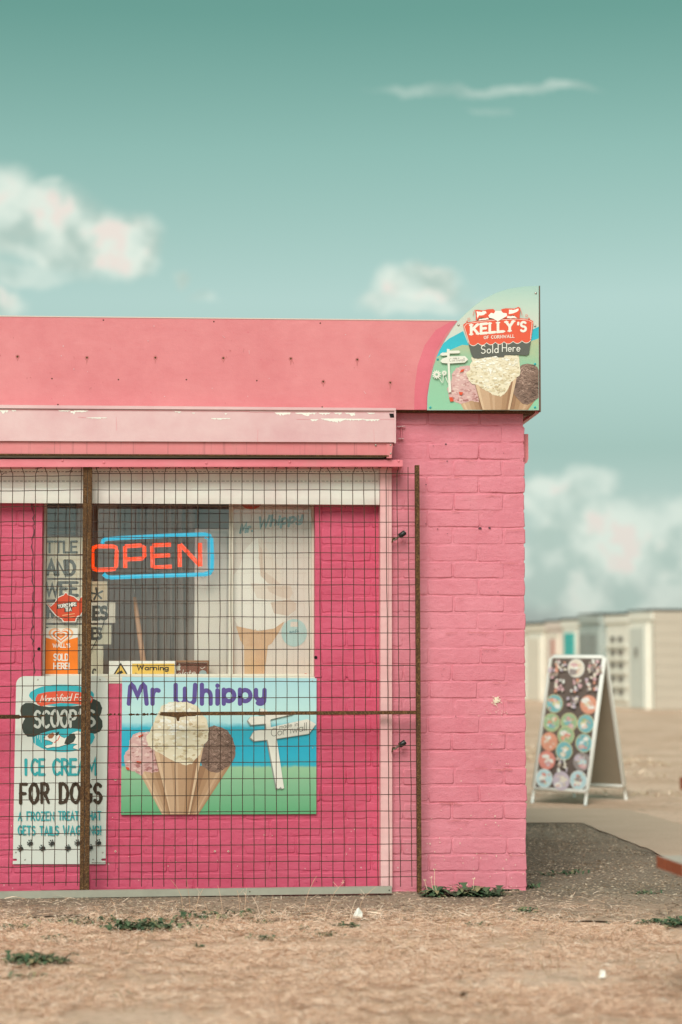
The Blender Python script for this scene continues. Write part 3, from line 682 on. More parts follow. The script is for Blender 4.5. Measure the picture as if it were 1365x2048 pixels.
# the crack down the left jamb
mk_flat('crack_dark', (.10, .035, .045))
pts = []; y = 1008
while y < 1352: pts.append((66 + random.uniform(-3, 3) + 1.5 * math.sin(y / 23), y)); y += random.uniform(5, 11)
pr = Print(onF(IN + .0045)); pr.stroke(pts, 1.6, 'crack_dark', taper=.5); pr.build('crack', kiosk)
# paint splat and chips on the pier
mk_flat('splat', (.80, .66, .50), var=.2, rough=.8)
pr = Print(onF(.004))
random.seed(5)
for q in range(70):
    a = random.uniform(0, 2 * PI); r = abs(random.gauss(0, 8)); x, y = 994 + r * math.cos(a) * .8, 1401 + r * math.sin(a); s_ = random.uniform(.8, 3.0) * max(.3, 1 - r / 22)
    pr.ell(x, y, s_, s_ * random.uniform(.5, 1.2), 'splat', n=7, jag=.3)
for q in range(16): pr.ell(random.gauss(996, 14), random.gauss(1424, 3), random.uniform(.5, 1.1), .6, 'splat', n=5)
pr.build('paint_splat', kiosk, label='pale cream splat on the pink bricks')
pr = Print(onF(.0045))
for (x, y, w) in [(892, 888, 2), (961, 1056, 4), (980, 1056, 3), (853, 969, 1.5), (876, 1058, 1.5), (1008, 906, 1), (858, 1597, 1.2), (895, 922, 1.5)]:
    pr.ell(x, y, w, w * .6, 'crack_dark', n=7, jag=.3)
for q in range(60):
    x, y = random.uniform(848, 1050), random.uniform(830, 1780); pr.ell(x, y, random.uniform(.5, 1.3), random.uniform(.4, .9), random.choice(['rust_run', 'crack_dark', 'rust_run']), n=6, jag=.3)
for q in range(60):
    x, y = random.uniform(848, 1050), 1785 - abs(random.gauss(0, 110)); pr.ell(x, y, random.uniform(.4, .9), random.uniform(.5, 2.2), 'splat', n=6, jag=.3)
for q in range(26):
    j = random.randrange(26); y = 852.5 + j * 34.3 + random.uniform(-2, 2); x = random.uniform(850, 1020); n_ = random.randint(3, 8)
    pr.stroke([(x + 6 * i, y + random.uniform(-1.1, 1.1)) for i in range(n_)], .8, 'rust_run', .5)  # short broken darker lines along the bed joints
pr.build('chip_and_mark', kiosk)
pr = Print(onF(IN + .005))
for q in range(50):
    x, y = random.uniform(0, 755), random.uniform(1635, 1775); pr.ell(x, y, random.uniform(.4, .9), random.uniform(.4, 1.6), random.choice(['splat', 'crack_dark']), n=6, jag=.3)
for (x, y) in [(231, 1703), (430, 1703), (457, 1703), (231, 1560)]: pr.ell(x, y, 2, 2, 'splat', n=9); pr.ell(x, y, 1.1, 1.1, 'crack_dark', n=8)
pr.build('chip_and_mark', kiosk)
# bracket box on the side wall, seen past the corner
mb = MB(); c0, c1 = F(1057, 930, -.04), F(1065, 868, -.04)
xb = XR
mb.prism([(xb, .04, c0.z), (xb + .018, .04, c0.z + .012), (xb + .024, .04, c0.z + .03), (xb + .024, .04, c1.z), (xb, .04, c1.z)], (0, .10, 0), 'pink_fascia'); mb.build('side_box', kiosk)
# little I-shaped tie at the end of the awning
mb = MB(); mb.tube([F(803, 853, .012), F(803.5, 877, .012)], .004, 'pink_brick', 6); mb.tube([F(795, 853.5, .012), F(811, 852.5, .012)], .0032, 'pink_awning', 6); mb.tube([F(797, 877, .012), F(808, 877.5, .012)], .0032, 'pink_awning', 6)
mb.build('wall_tie', kiosk)
# base crack: loose chipped render at the foot
mb = MB()
for q in range(14):
    x = random.uniform(985, 1035); c_ = F(x, 1784, .004); r = random.uniform(.008, .02)
    mb.box((c_.x - r, c_.y - .01, .004), (c_.x + r, c_.y + .01, .004 + r * .5), 'asphalt_coarse')
mb.build('rubble', kiosk, kind='stuff')

# window: frame, glass
GY = -IN + .10                                        # y of the glass
def onY(y): return onF(-y)
mb = MB(); fz0, fz1 = WZ0, WZ1 + .02
mb.box((WX0, GY - .02, fz0), (WX0 + .012, GY + .03, fz1), 'frame_cream', .002); mb.box((WX1 - .012, GY - .02, fz0), (WX1, GY + .03, fz1), 'frame_cream', .002)
xm = F(463, 1180, -GY).x; mb.box((xm - .012, GY - .02, fz0), (xm + .008, GY + .03, fz1), 'frame_cream', .002)
mb.box((WX0 + .012, GY - .02, fz0), (xm - .012, GY + .03, fz0 + .012), 'frame_cream', .002); mb.box((xm + .008, GY - .02, fz0), (WX1 - .012, GY + .03, fz0 + .012), 'frame_cream', .002)
wf = mb.build('window_frame', kiosk)
k = NT('glass'); nt2 = k.t; tr = k.n('ShaderNodeBsdfTransparent'); tr.inputs[0].default_value = (.97, .97, .96, 1); gl = k.n('ShaderNodeBsdfGlossy'); gl.inputs['Roughness'].default_value = .02
fr = k.n('ShaderNodeLayerWeight'); fr.inputs[0].default_value = .5; mx = k.n('ShaderNodeMixShader'); k.l(k.math('ADD', k.math('MULTIPLY', k.math('POWER', fr.outputs['Facing'], 4.0), .6), .075), mx.inputs[0]); k.l(tr.outputs[0], mx.inputs[1]); k.l(gl.outputs[0], mx.inputs[2])
k.l(mx.outputs[0], k.t.nodes['Material Output'].inputs[0]); MATS['glass'] = k.m
mb = MB(); mb.box((WX0 + .010, GY, fz0 + .010), (xm - .010, GY + .004, fz1), 'glass'); mb.build('pane', kiosk)
mb = MB(); mb.box((xm + .006, GY, fz0 + .010), (WX1 - .010, GY + .004, fz1), 'glass'); mb.build('pane', kiosk)
# inside: back partition, shelves with pale things, a hanging curtain
IB = GY + .55
mk_flat('interior_wall', (.66, .53, .45), var=.15, scale=3); mk_flat('interior_teal', (.34, .46, .48), var=.15, scale=5); mk_flat('interior_cream', (.74, .64, .55), var=.12, scale=4)
mk_flat('interior_dark', (.40, .33, .28), var=.3, scale=5)
mb = MB(); mb.box((LX, IB, .02), (XR - .3, IB + .03, ztop), 'interior_wall'); mb.build('partition', kiosk)
mb = MB()
for (x0, x1, y0, y1, m) in [(95, 150, 960, 1068, 'interior_teal'), (152, 166, 960, 1120, 'interior_cream'), (196, 236, 960, 1062, 'interior_cream'), (238, 262, 960, 1120, 'interior_teal'), (262, 276, 960, 1100, 'interior_wall'), (385, 462, 960, 1010, 'interior_teal')]:
    boxF(mb, x0, y0, x1, y1, -IB + .001, -IB + .03, m)
mb.build('wall_panel', kiosk)
mb = MB(); xs_ = [F(x, 1200, -GY - .36) for x in range(280, 400, 4)]; L = len(xs_); vs = []
for j, zz in enumerate((F(300, 1000, -GY - .36).z, F(300, 1365, -GY - .36).z)):
    for i, p in enumerate(xs_): vs.append((p.x + j * .02 * math.sin(i), p.y + .028 * math.sin(i * 1.15) + .012 * math.sin(i * 2.7), zz))
mb.faces(vs, [(i, i + 1, L + i + 1, L + i) for i in range(L - 1)], 'interior_dark', True); mb.build('curtain', kiosk)
#SPLIT
# ------------------------------------------------------------------ things in and on the window
boxt = lambda name, x0, y0, x1, y1, d0, d1, mat, label, cat, bev=.003, group=None: (lambda mb: (boxF(mb, x0, y0, x1, y1, d0, d1, mat, bev), mb.build(name, None, label, cat, group))[1])(MB())
mk_flat('fridge_white', (.78, .70, .62), var=.05, scale=6)
fr_ = thing('white_cabinet', F(424, 1355, -GY - .3), 'tall off-white cabinet standing inside the window behind the right end of the neon sign', 'cabinet')
mb = MB(); boxF(mb, 388, 1057, 460, 1380, -GY - .45, -GY - .10, 'fridge_white', .006); mb.build('body', fr_)
mb = MB(); boxF(mb, 410, 1066, 455, 1350, -GY - .10, -GY - .092, 'fridge_white', .003); mb.build('door', fr_)
mk_flat('pole_wood', (.52, .27, .15), var=.2, scale=40)
mb = MB(); mb.tube([F(269, 1194, -GY - .05), F(274, 1230, -GY - .055), F(287, 1325, -GY - .06)], [.009, .0115, .013], 'pole_wood', 10); mb.build('wooden_pole', None, 'round brown wooden pole leaning behind the glass under the neon sign', 'pole')
# stacked lettered boards
mk_flat('board_paper', (.70, .62, .47), var=.12, scale=8); mk_flat('board_tan', (.72, .54, .36), var=.1, scale=8); mk_flat('ink_grey', (.085, .08, .07), var=.5, scale=60); mk_flat('board_pale', (.78, .68, .57), var=.08, scale=8)
def signboard(x0, y0, x1, y1, mat, words, label, depth=.012, extra=None):
    d = -GY - .02
    t = thing('lettered_board', F((x0 + x1) / 2, y1, d), label, 'signboard', 'lettered boards hung inside the window')
    mb = MB(); boxF(mb, x0, y0, x1, y1, d - .008, d, mat, .001); mb.build('board', t)
    pr = Print(onF(d + .0004))
    for (w_, a, b, yb, H, sw) in words: pr.text(w_, a, b, yb, H, sw, 'ink_grey', taper=.12)
    if extra: extra(pr)
    if pr.mb.f: pr.build('lettering', t)
    return t
signboard(89, 1075, 182, 1109, 'board_paper', [('TTLE', 90, 156, 1107, 26, .17)], 'pale board lettered TTLE, topmost of the hanging boards')
signboard(89, 1112, 182, 1156, 'board_paper', [('AND', 91, 153, 1153, 34, .2)], 'pale board lettered AND below the TTLE board')
signboard(89, 1160, 184, 1199, 'board_paper', [('WEE', 89, 158, 1194, 32, .2)], 'pale board lettered WEE, half hidden by the red teapot sticker')
def star(pr):
    for q in range(5):
        a = math.radians(90 + q * 72 + 8); pr.stroke([(194, 1188), (194 + 12 * math.cos(a), 1188 - 12 * math.sin(a))], 3.4, 'ink_grey', .3)
signboard(184.5, 1163, 216, 1202, 'board_tan', [], 'tan card printed with a dark starfish right of the rusty post', extra=star)
signboard(89, 1205, 231, 1246, 'board_pale', [('H', 92, 108, 1238, 30, .22), ('ES', 184, 217, 1241, 30, .22)], 'widest pale board lettered H and ES, behind the red teapot sticker')
signboard(89, 1250, 223, 1289, 'board_paper', [('ES', 182, 205, 1280, 26, .2), ('L', 92, 104, 1280, 26, .2)], 'greenish cream board lettered ES, just under the widest board')
signboard(89, 1292, 207, 1350, 'board_paper', [('C', 184, 193, 1353, 16, .2)], 'lowest board of the hanging stack, behind the orange ice cream sticker')
# teapot sticker
mk_flat('tea_red', (.66, .075, .03), var=.12, scale=20, rough=.35); mk_flat('print_white', (.78, .74, .66), var=.03); mk_flat('print_black', (.03, .028, .025), var=.1); mk_flat('wall_orange', (.85, .20, .015), var=.15, scale=14, rough=.35); mk_flat('orange_pale', (.85, .42, .20), var=.05)
SD = -GY + .0012
tp = thing('teapot_sticker', F(135, 1245, SD), 'red teapot-shaped tea sticker on the glass left of the rusty post', 'sticker')
def teapot_pts(g):
    p = [(270, 905), (300, 925), (322, 905), (345, 872), (378, 858), (385, 845), (398, 846), (405, 858), (440, 868), (462, 888), (478, 868), (486, 868), (490, 985), (465, 990), (455, 1005), (450, 1022), (375, 1022), (365, 1005), (330, 985), (300, 950), (285, 925)]
    cx = sum(a for a, b in p) / len(p); cy = sum(b for a, b in p) / len(p); return [(cx + (a - cx) * g, cy + (b - cy) * g) for a, b in p]
pr = Print(onF(SD)).zoom(0, 900, 2.967)
pr.poly([(270, 905), (300, 925), (322, 905), (345, 872), (378, 858), (385, 845), (398, 846), (405, 858), (440, 868), (465, 890), (482, 868), (497, 872), (505, 900), (500, 950), (480, 985), (463, 990), (455, 1005), (450, 1022), (375, 1022), (365, 1005), (330, 985), (300, 950), (285, 925)], 'print_white')
pr.build('backing', tp)
pr = Print(onF(SD), lift0=.0012).zoom(0, 900, 2.967)
pr.poly([(277, 909), (301, 931), (325, 909), (348, 876), (380, 862), (387, 850), (397, 851), (403, 862), (438, 872), (466, 896), (484, 873), (492, 876), (499, 902), (494, 948), (476, 980), (458, 985), (450, 1000), (446, 1017), (379, 1017), (369, 1001), (334, 981), (304, 946), (288, 924)], 'tea_red')
pr.poly([(338, 915), (456, 899), (457, 928), (428, 933), (428, 958), (383, 964), (382, 938), (341, 944)], 'print_black')
pr.text('YORKSHIRE', 343, 455, 941, 24, .19, 'print_white', rot=8, gap=.2); pr.text('TEA', 386, 425, 960, 24, .2, 'print_white', rot=5)
pr.stroke([(372, 982), (442, 972)], 4, 'orange_pale', .4); pr.stroke([(374, 997), (446, 988)], 4, 'orange_pale', .4)
pr.build('print', tp)
ws = thing('ice_cream_sticker', F(122, 1351, SD), 'orange and white ice cream sticker with a heart swirl, SOLD HERE, low on the glass', 'sticker')
pr = Print(onF(SD)).zoom(0, 900, 2.967); pr.rect(263, 1058, 462, 1338, 'print_white'); pr.build('backing', ws)
pr = Print(onF(SD), lift0=.0012).zoom(0, 900, 2.967)
pr.poly([(263, 1338), (462, 1338), (462, 1112), (400, 1128), (330, 1128), (263, 1112)], 'wall_orange')
def heart(cx, cy, s_, rot=0):
    q = []
    for i in range(31):
        t = 2 * PI * i / 30; x = 16 * math.sin(t) ** 3; y = 13 * math.cos(t) - 5 * math.cos(2 * t) - 2 * math.cos(3 * t) - math.cos(4 * t); q.append((cx + x * s_ * 1.25, cy - y * s_))
    return q
for s_, m in ((3.7, 'orange_pale'), (3.1, 'print_white'), (2.5, 'wall_orange'), (1.9, 'print_white'), (1.3, 'wall_orange'), (.7, 'orange_pale')): pr.poly(heart(362, 1102, s_)[:-1], m)
pr.text("WALL'S", 312, 418, 1174, 26, .2, 'print_white'); pr.text('SOLD', 316, 410, 1252, 44, .16, 'print_white'); pr.text('HERE!', 316, 414, 1304, 42, .16, 'print_white')
pr.build('print', ws)
# warning sign and chocolate frame on the sill
mk_flat('warn_yellow', (.72, .45, .09), var=.06); mk_flat('choc_brown', (.20, .055, .035), var=.15); mk_flat('frame_wood', (.34, .15, .07), var=.25)
wsn = thing('warning_sign', F(284, 1354, -GY + .004), 'small yellow and white camera warning sign at the foot of the window', 'warning sign')
pr = Print(onF(-GY + .004)).zoom(0, 900, 2.967); mb = MB(); panelF(mb, [(218, 1353), (352, 1353), (352, 1322), (218, 1322)], -GY + .004, .002, 'print_white'); mb.build('panel', wsn)
pr.poly([(668, 1341), (764, 1341), (717, 1262)], 'print_black'); pr.poly([(681, 1335), (751, 1335), (717, 1276)], 'warn_yellow'); pr.poly([(692, 1325), (722, 1308), (732, 1322), (702, 1338)], 'print_black'); pr.rect(784, 1268, 1036, 1346, 'warn_yellow')
pr.text('Warning', 812, 1003, 1309, 36, .18, 'print_black', gap=.2)
pr.text('These premises are under', 800, 1014, 1338, 15, .14, 'print_black', gap=.25); pr.build('print', wsn)
cf = thing('chocolate_sign', F(384, 1354, -GY - .02), 'brown framed hot chocolate sign leaning behind the yellow warning sign', 'sign')
mb = MB()
for (x0, y0, x1, y1) in ((352, 1321, 419, 1325), (415, 1325, 419, 1354)): boxF(mb, x0, y0, x1, y1, -GY - .03, -GY - .01, 'frame_wood', .001)
mb.build('frame', cf)
pr = Print(onF(-GY - .022)).zoom(0, 900, 2.967); pr.rect(1040, 1262, 1235, 1346, 'choc_brown')
pr.text('ot', 1048, 1072, 1310, 52, .16, 'print_white'); pr.text('olate', 1050, 1160, 1346, 40, .09, 'print_white', slant=.2, rot=4)
pr.ell(1205, 1325, 22, 18, 'interior_teal', n=14); pr.stroke([(1190, 1292), (1200, 1300), (1218, 1288)], 3, 'print_white'); pr.build('print', cf)
# tall soft-serve poster inside the right-hand pane
mk_flat('poster_cream', (.78, .66, .59), var=.04, scale=8); mk_flat('poster_pink', (.78, .52, .45), var=.05); mk_flat('swirl_light', (.88, .80, .73), var=.03, scale=6); mk_flat('swirl_shade', (.72, .54, .44), var=.04, scale=6); mk_flat('swirl_mid', (.80, .66, .57), var=.04); mk_flat('cone_orange', (.72, .42, .24), var=.15, scale=25); mk_flat('cone_light', (.74, .46, .27), var=.1, scale=25); mk_flat('logo_teal', (.20, .34, .36), var=.1); mk_flat('pale_blue', (.48, .64, .62), var=.05)
po = thing('soft_serve_poster', F(545, 1355, -GY + .002), 'faded tall poster of a whipped soft-serve cone in the right-hand pane', 'poster')
PD = -GY - .016
mb = MB(); panelF(mb, [(466, 1354), (625, 1354), (625, 985), (466, 985)], PD, .002, 'poster_cream'); mb.build('sheet', po)
pr = Print(onF(PD), step=.00004).zoom(400, 900, 2.967)
pr.rect(196, 322, 203, 1345, 'poster_pink')
pr.ell(305, 300, 68, 52, 'tea_red')
pr.text('Mr.', 233, 318, 500, 66, .2, 'logo_teal', rot=9, slant=.12, gap=.3); pr.text('Whippy', 340, 614, 470, 74, .2, 'logo_teal', rot=9, slant=.14, gap=.22)
pr.poly([(200, 990), (195, 900), (200, 740), (235, 700), (262, 600), (310, 545), (345, 520), (385, 545), (420, 620), (470, 690), (485, 770), (478, 800), (535, 805), (552, 850), (535, 885), (572, 910), (570, 950), (520, 1000), (430, 1045), (350, 1062), (250, 1040)], 'swirl_light')
pr.poly([(345, 520), (385, 545), (420, 620), (470, 690), (485, 770), (478, 800), (400, 790), (362, 740), (355, 640)], 'swirl_mid')
pr.poly([(355, 560), (372, 600), (380, 720), (440, 760), (480, 798), (410, 795), (360, 745), (350, 640)], 'swirl_shade')
pr.poly([(300, 790), (535, 805), (552, 850), (535, 885), (430, 890), (340, 880)], 'swirl_mid')
pr.poly([(400, 808), (540, 806), (552, 850), (530, 884), (470, 870), (410, 840)], 'swirl_shade')
pr.poly([(420, 905), (535, 885), (572, 910), (570, 950), (525, 985), (440, 970)], 'swirl_shade')
pr.poly([(200, 1000), (300, 1035), (410, 1040), (500, 1000), (515, 1010), (440, 1060), (350, 1072), (230, 1050)], 'swirl_light')
pr.poly([(215, 1045), (350, 1075), (440, 1060), (500, 1018), (470, 1080), (425, 1150), (405, 1160), (380, 1345), (265, 1345), (262, 1160), (240, 1130)], 'cone_orange')
pr.poly([(262, 1160), (330, 1170), (330, 1345), (265, 1345)], 'cone_light'); pr.poly([(235, 1110), (300, 1140), (262, 1165)], 'cone_light')
for q in range(8): pr.stroke([(245 + q * 28, 1062), (268 + q * 20, 1150)], 3, 'cone_light', .3)
pr.ell(560, 1085, 76, 82, 'pale_blue'); pr.text('soft', 530, 588, 1090, 26, .2, 'logo_teal'); pr.rect(538, 1020, 580, 1050, 'swirl_mid'); pr.rect(622, 1326, 634, 1336, 'tea_red')
pr.build('print', po)
# neon sign
NDp = -GY - .012
ne = thing('neon_sign', F(316, 1158, NDp), 'glowing OPEN neon sign, orange letters inside a blue tube frame', 'neon sign')
def tubeF(mb, pts, r, mat, z=(0, 900, 2.967), d=NDp, closed=False, n=8): mb.tube([F(z[0] + x / z[2], z[1] + y / z[2], d) for x, y in pts], r, mat, n, closed=closed)
mb = MB()
tubeF(mb, [(608, 556), (612, 538), (630, 528), (700, 523), (1000, 508), (1215, 500), (1245, 508), (1256, 530), (1260, 640), (1258, 712), (1246, 732), (1220, 738), (900, 748), (660, 757), (632, 752), (614, 736)], .0095, 'neon_blue'); mb.build('blue_tube', ne)
mb = MB(); tubeF(mb, [(1215, 520), (1238, 530), (1240, 720), (1215, 727)], .004, 'neon_blue'); mb.build('blue_tube', ne)
def letter(strokes):
    mb = MB()
    for s_ in strokes:
        closed = s_[0] == s_[-1]; tubeF(mb, s_[:-1] if closed else s_, .0095, 'neon_orange', closed=closed)
    mb.build('letter', ne)
letter([[(548, 600), (556, 580), (575, 572), (670, 572), (688, 578), (693, 600), (690, 690), (680, 706), (660, 709), (575, 712), (556, 704), (549, 690), (548, 600)]])
letter([[(744, 700), (742, 572)], [(742, 572), (835, 566), (856, 576), (858, 630), (845, 645), (744, 650)]])
letter([[(1015, 562), (905, 566)], [(903, 570), (907, 698)], [(907, 698), (1020, 692)], [(905, 630), (1010, 624)]])
letter([[(1068, 694), (1066, 560)], [(1070, 560), (1188, 686)], [(1190, 690), (1188, 552)]])
mk_flat('tube_dark', (.05, .045, .04))
mb = MB(); tubeF(mb, [(545, 484), (735, 486), (745, 495), (748, 520)], .0012, 'steel', n=5); tubeF(mb, [(545, 484), (300, 486)], .0012, 'steel', n=5); tubeF(mb, [(455, 486), (464, 497), (465, 520)], .0012, 'steel', n=5)
tubeF(mb, [(797, 745), (798, 870)], .001, 'steel', n=5); mb.build('hanging_wire', ne)
mb = MB(); tubeF(mb, [(640, 770), (640, 900), (636, 940), (612, 1040), (590, 1100), (540, 1190), (500, 1250), (470, 1330)], .0017, 'tube_dark', n=6); mb.build('cable', ne)
mb = MB(); tubeF(mb, [(1205 + 14 * math.cos(i * .7), 748 + 12 * math.sin(i * .7)) for i in range(9)], .0014, 'steel', n=5); mb.build('hook', ne)

# ------------------------------------------------------------------ awning cassette, angle strip
AD = .14
aw = thing('awning_box', F(395, 916, AD), 'pale pink retractable awning box with peeling paint fixed under the fascia', 'awning')
def beamF(mb, xl, yl, xr, yr, hl, hr, d0, d1, mat):   # sloping beam: top-left, top-right, heights in px
    a, b, c, e_ = F(xl, yl + hl, d1), F(xr, yr + hr, d1), F(xr, yr, d1), F(xl, yl, d1)
    mb.prism([a, b, c, e_], (0, d1 - d0, 0), mat)
mb = MB(); beamF(mb, -60, 817.5, 791, 821, 64, 63.5, .02, AD, 'pink_awning'); mb.build('cover', aw)
mb = MB(); beamF(mb, -60, 809, 792, 816, 7, 5, .02, AD + .008, 'pink_awning'); mb.build('top_lip', aw)
mb = MB(); beamF(mb, -60, 882.4, 783, 885.2, 24.5, 25, .03, AD - .012, 'pink_awning_low'); mb.build('front_rail', aw)
mb = MB(); beamF(mb, -60, 907.2, 778, 910.4, 2.6, 2.6, .03, AD - .006, 'rust'); mb.build('dark_gap_strip', aw)  # dark of the gap under the front rail, put in as a strip
mb = MB(); beamF(mb, -60, 911, 770, 913, 4, 2.5, .03, AD - .03, 'board_grey'); mb.build('rolled_fabric', aw)
mb = MB(); panelF(mb, [(789, 886), (792.5, 886), (792.5, 816), (789, 816)], AD + .006, AD, 'pink_awning')
panelF(mb, [(774, 916), (784, 916), (786, 887), (774, 887)], AD - .008, .08, 'pink_awning_low'); mb.build('end_plate', aw)
mb = MB(); panelF(mb, [(781, 835), (789, 835), (788, 827), (779, 827)], AD + .0012, .001, 'black_hole'); mb.build('slot', aw)
for p in ((782, 890), (782, 907), (752, 890)): screwF(aw, *p, AD - .0075, .0045, 'steel')
pr = Print(onF(AD)).zoom(500, 620, 3.7917); random.seed(11)
def flake(x0, x1, yt, dmax, n=None):
    n = n or max(6, int((x1 - x0) / 7)); top = [(x0 + (x1 - x0) * i / n, yt + random.uniform(-1, 1)) for i in range(n + 1)]
    bot = [(x0 + (x1 - x0) * i / n, yt + 2 + dmax * (max(0.06, math.sin(PI * i / n) ** .5 * (.55 + .75 * mnoise.noise(Vector((i * .63 + x0, 2, 0)))))) + random.uniform(-2, 2)) for i in range(n, -1, -1)]
    pr.poly(top + bot, 'white_patch')
for a in ((190, 312, 776, 34), (345, 510, 777, 24), (410, 455, 790, 24), (522, 612, 778, 20), (640, 700, 777, 22), (722, 800, 778, 16), (760, 800, 786, 28), (890, 950, 778, 14), (460, 520, 828, 20), (540, 730, 822, 26), (580, 720, 828, 30), (700, 870, 824, 18), (860, 985, 828, 20)): flake(*a)
pr.zoom(0, 620, 2.73)
for a in ((0, 45, 546, 26), (62, 88, 546, 10), (320, 385, 547, 10), (385, 414, 552, 20), (405, 482, 548, 12), (470, 585, 586, 7), (955, 990, 553, 8), (1155, 1260, 590, 9), (1050, 1065, 560, 6), (1228, 1242, 564, 6)): flake(*a)
pr.build('bare_patch', aw, label='white patches where the pink paint has peeled')
pr = Print(onF(AD)).zoom(500, 620, 3.7917)
pr.stroke([(62, 905), (58, 1000)], 1.6, 'pink_angle'); pr.stroke([(940, 900), (946, 998)], 1.3, 'pink_angle'); pr.stroke([(355, 828), (460, 829)], 2.5, 'pink_angle', .3); pr.stroke([(860, 829), (1105, 829)], 1.5, 'pink_angle', .2); pr.stroke([(0, 774), (1060, 774)], 2.2, 'pink_angle', .3)
pr.zoom(0, 620, 2.73); pr.stroke([(0, 544), (1365, 553)], 2.0, 'pink_angle', .3); pr.stroke([(635, 585), (638, 658)], 1.2, 'pink_angle'); pr.stroke([(425, 585), (470, 587)], 1.4, 'pink_angle')
pr.build('scratch_and_line', aw)  # scratches, plus a long darker pink line just under the top lip
mb = MB(); beamF(mb, -60, 918.2, 806, 919.5, 15.6, 13.5, -.05, .115, 'pink_angle'); ang = thing('steel_angle', F(380, 934, .1), 'long pink painted steel strip over the mesh, under the awning box', 'steel strip'); mb.build('bar', ang)
for p in ((208, 925), (413, 926), (125, 921), (580, 924), (798, 922)): screwF(ang, *p, .115, .007, 'pink_angle')

# ------------------------------------------------------------------ roller shutter with its guide rail
sh = thing('roller_shutter', F(380, 1006, 0), 'cream roller shutter rolled almost up across the top of the opening', 'roller shutter')
rows = [(936, 942.5, .002), (943.5, 961.5, .0), (962.8, 979.5, .0), (980.2, 1005.5, .006)]
for (y0, y1, o_) in rows:
    mb = MB(); d1 = .012 + o_; a, b = F(-60, y1, d1), F(759.5, y0, d1); n = 5; prof = []
    for i in range(n + 1):
        t = i / n; prof.append((a.z + (b.z - a.z) * t, -.0035 * math.sin(PI * t)))
    vs = []
    for xx in (a.x, b.x):
        for z_, by in prof: vs.append((xx, -d1 + by, z_))
        vs.append((xx, -d1 + .014, b.z)); vs.append((xx, -d1 + .014, a.z))
    m_ = n + 3; fs = [(i, (i + 1) % m_, m_ + (i + 1) % m_, m_ + i) for i in range(m_)] + [tuple(range(m_)), tuple(range(m_, 2 * m_))[::-1]]
    mb.faces(vs, fs, 'shutter_cream'); mb.build('slat', sh)
mk_flat('slit_dark', (.13, .10, .08))
pr = Print(onF(.017))
for yy in (943.2, 962.2):
    x = -50
    while x < 752:
        L = random.uniform(4, 6.5); pr.rect(x, yy - .55, x + L, yy + .55, 'slit_dark'); x += L + random.uniform(2.5, 3.6)
pr.build('slot_row', sh)
mb = MB(); boxF(mb, 762, 936, 776.5, 1776, IN, .035, 'pink_pale_rail', .0015); gr_ = mb.build('guide_rail', sh)
mb = MB(); boxF(mb, 777.2, 936, 784, 1776, IN, .028, 'pink_pale_rail', .0015); mb.build('guide_rail', sh)
def lock(x, y, ang, label):
    t = thing('shutter_lock', F(x, y, .03), label, 'lock', 'black locks on the shutter rail')
    c_, s_ = math.cos(math.radians(ang)), math.sin(math.radians(ang)); P_ = lambda a, dd=.045: F(x + a * c_, y - a * s_, dd)
    mb = MB(); mb.tube([P_(-13, .03), P_(-8, .04), P_(2)], [.0045, .0052, .005], 'steel', 8); mb.tube([F(x - 14, y + 12, .033), F(x - 13, y + 4, .036), P_(-8, .04)], .0042, 'rust', 8); mb.build('bolt', t)
    mb = MB(); mb.tube([P_(0), P_(1), P_(13.5), P_(15)], [.008, .0118, .0118, .009], 'black_plastic', 12); mb.build('grip', t)
    mb = MB(); mb.tube([P_(15.1), P_(15.5)], .006, 'steel', 8); mb.build('keyhole_cap', t); return t
lock(799, 1073, 36, 'upper black lock on the pale pink rail beside the brick pier')
lock(799, 1492, 34, 'lower black lock on the pale pink rail, below the rusty crossbar')

# ------------------------------------------------------------------ mesh gates
def wire(parent, pts, d, r=.0017, name='wire'):
    mb = MB(); mb.tube([F(x, y, d) for x, y in pts], r, 'wire', 4, cap=False); mb.build(name, parent)
MD = .085
g1 = thing('mesh_gate', F(505, 1788, MD), 'wide rusty wire-mesh gate standing between the rusty post and the brick pier', 'mesh gate', 'rusty mesh gates')
g2 = thing('mesh_gate', F(80, 1788, MD), 'left-hand rusty wire-mesh gate, cut off by the left edge of the photo', 'mesh gate', 'rusty mesh gates')
random.seed(3)
ys_right = [947, 980, 1012, 1044, 1074.5, 1106, 1138, 1170, 1202, 1234, 1266.5, 1299, 1331, 1363, 1395, 1459, 1491.5, 1523.5, 1556, 1589, 1622, 1656, 1688, 1721.5, 1754]
for i, y in enumerate(ys_right):
    k_ = (y - 1010) * -.012 * 0; yl = y + (0 if y < 1300 else (y - 1300) * .012); pts = []
    for q in range(0, 15):
        x = 180 + (834 - 180) * q / 14 + (y - 930) * .0045; t = q / 14; pts.append((x, yl * (1 - t) + y * t + random.uniform(-.5, .5)))
    wire(g1, pts, MD)
ys_left = [952, 981, 1013, 1043, 1075, 1110, 1141, 1173, 1205, 1236, 1270, 1302, 1340, 1372, 1404, 1469, 1502, 1535, 1567, 1600, 1633, 1668, 1700, 1734, 1766]
for y in ys_left:
    wire(g2, [(x, y + random.uniform(-.6, .6) + (x - 80) * -.012) for x in range(-70, 176, 22)], MD)
for i in range(29):
    x0 = 196.5 + i * 22.15; lean = -4 + i * .42; pts = []
    bend = random.choice([0, 0, -5, 5, -7, 3]) if i not in (0,) else -4
    pts.append((x0 + bend, 934)); pts.append((x0 + bend * .9, 937)); pts.append((x0, 947))
    for q in range(1, 22): t = q / 21; pts.append((x0 + lean * t + random.uniform(-.55, .55), 947 + (1774 - 947) * t))
    wire(g1, pts, MD + .003)
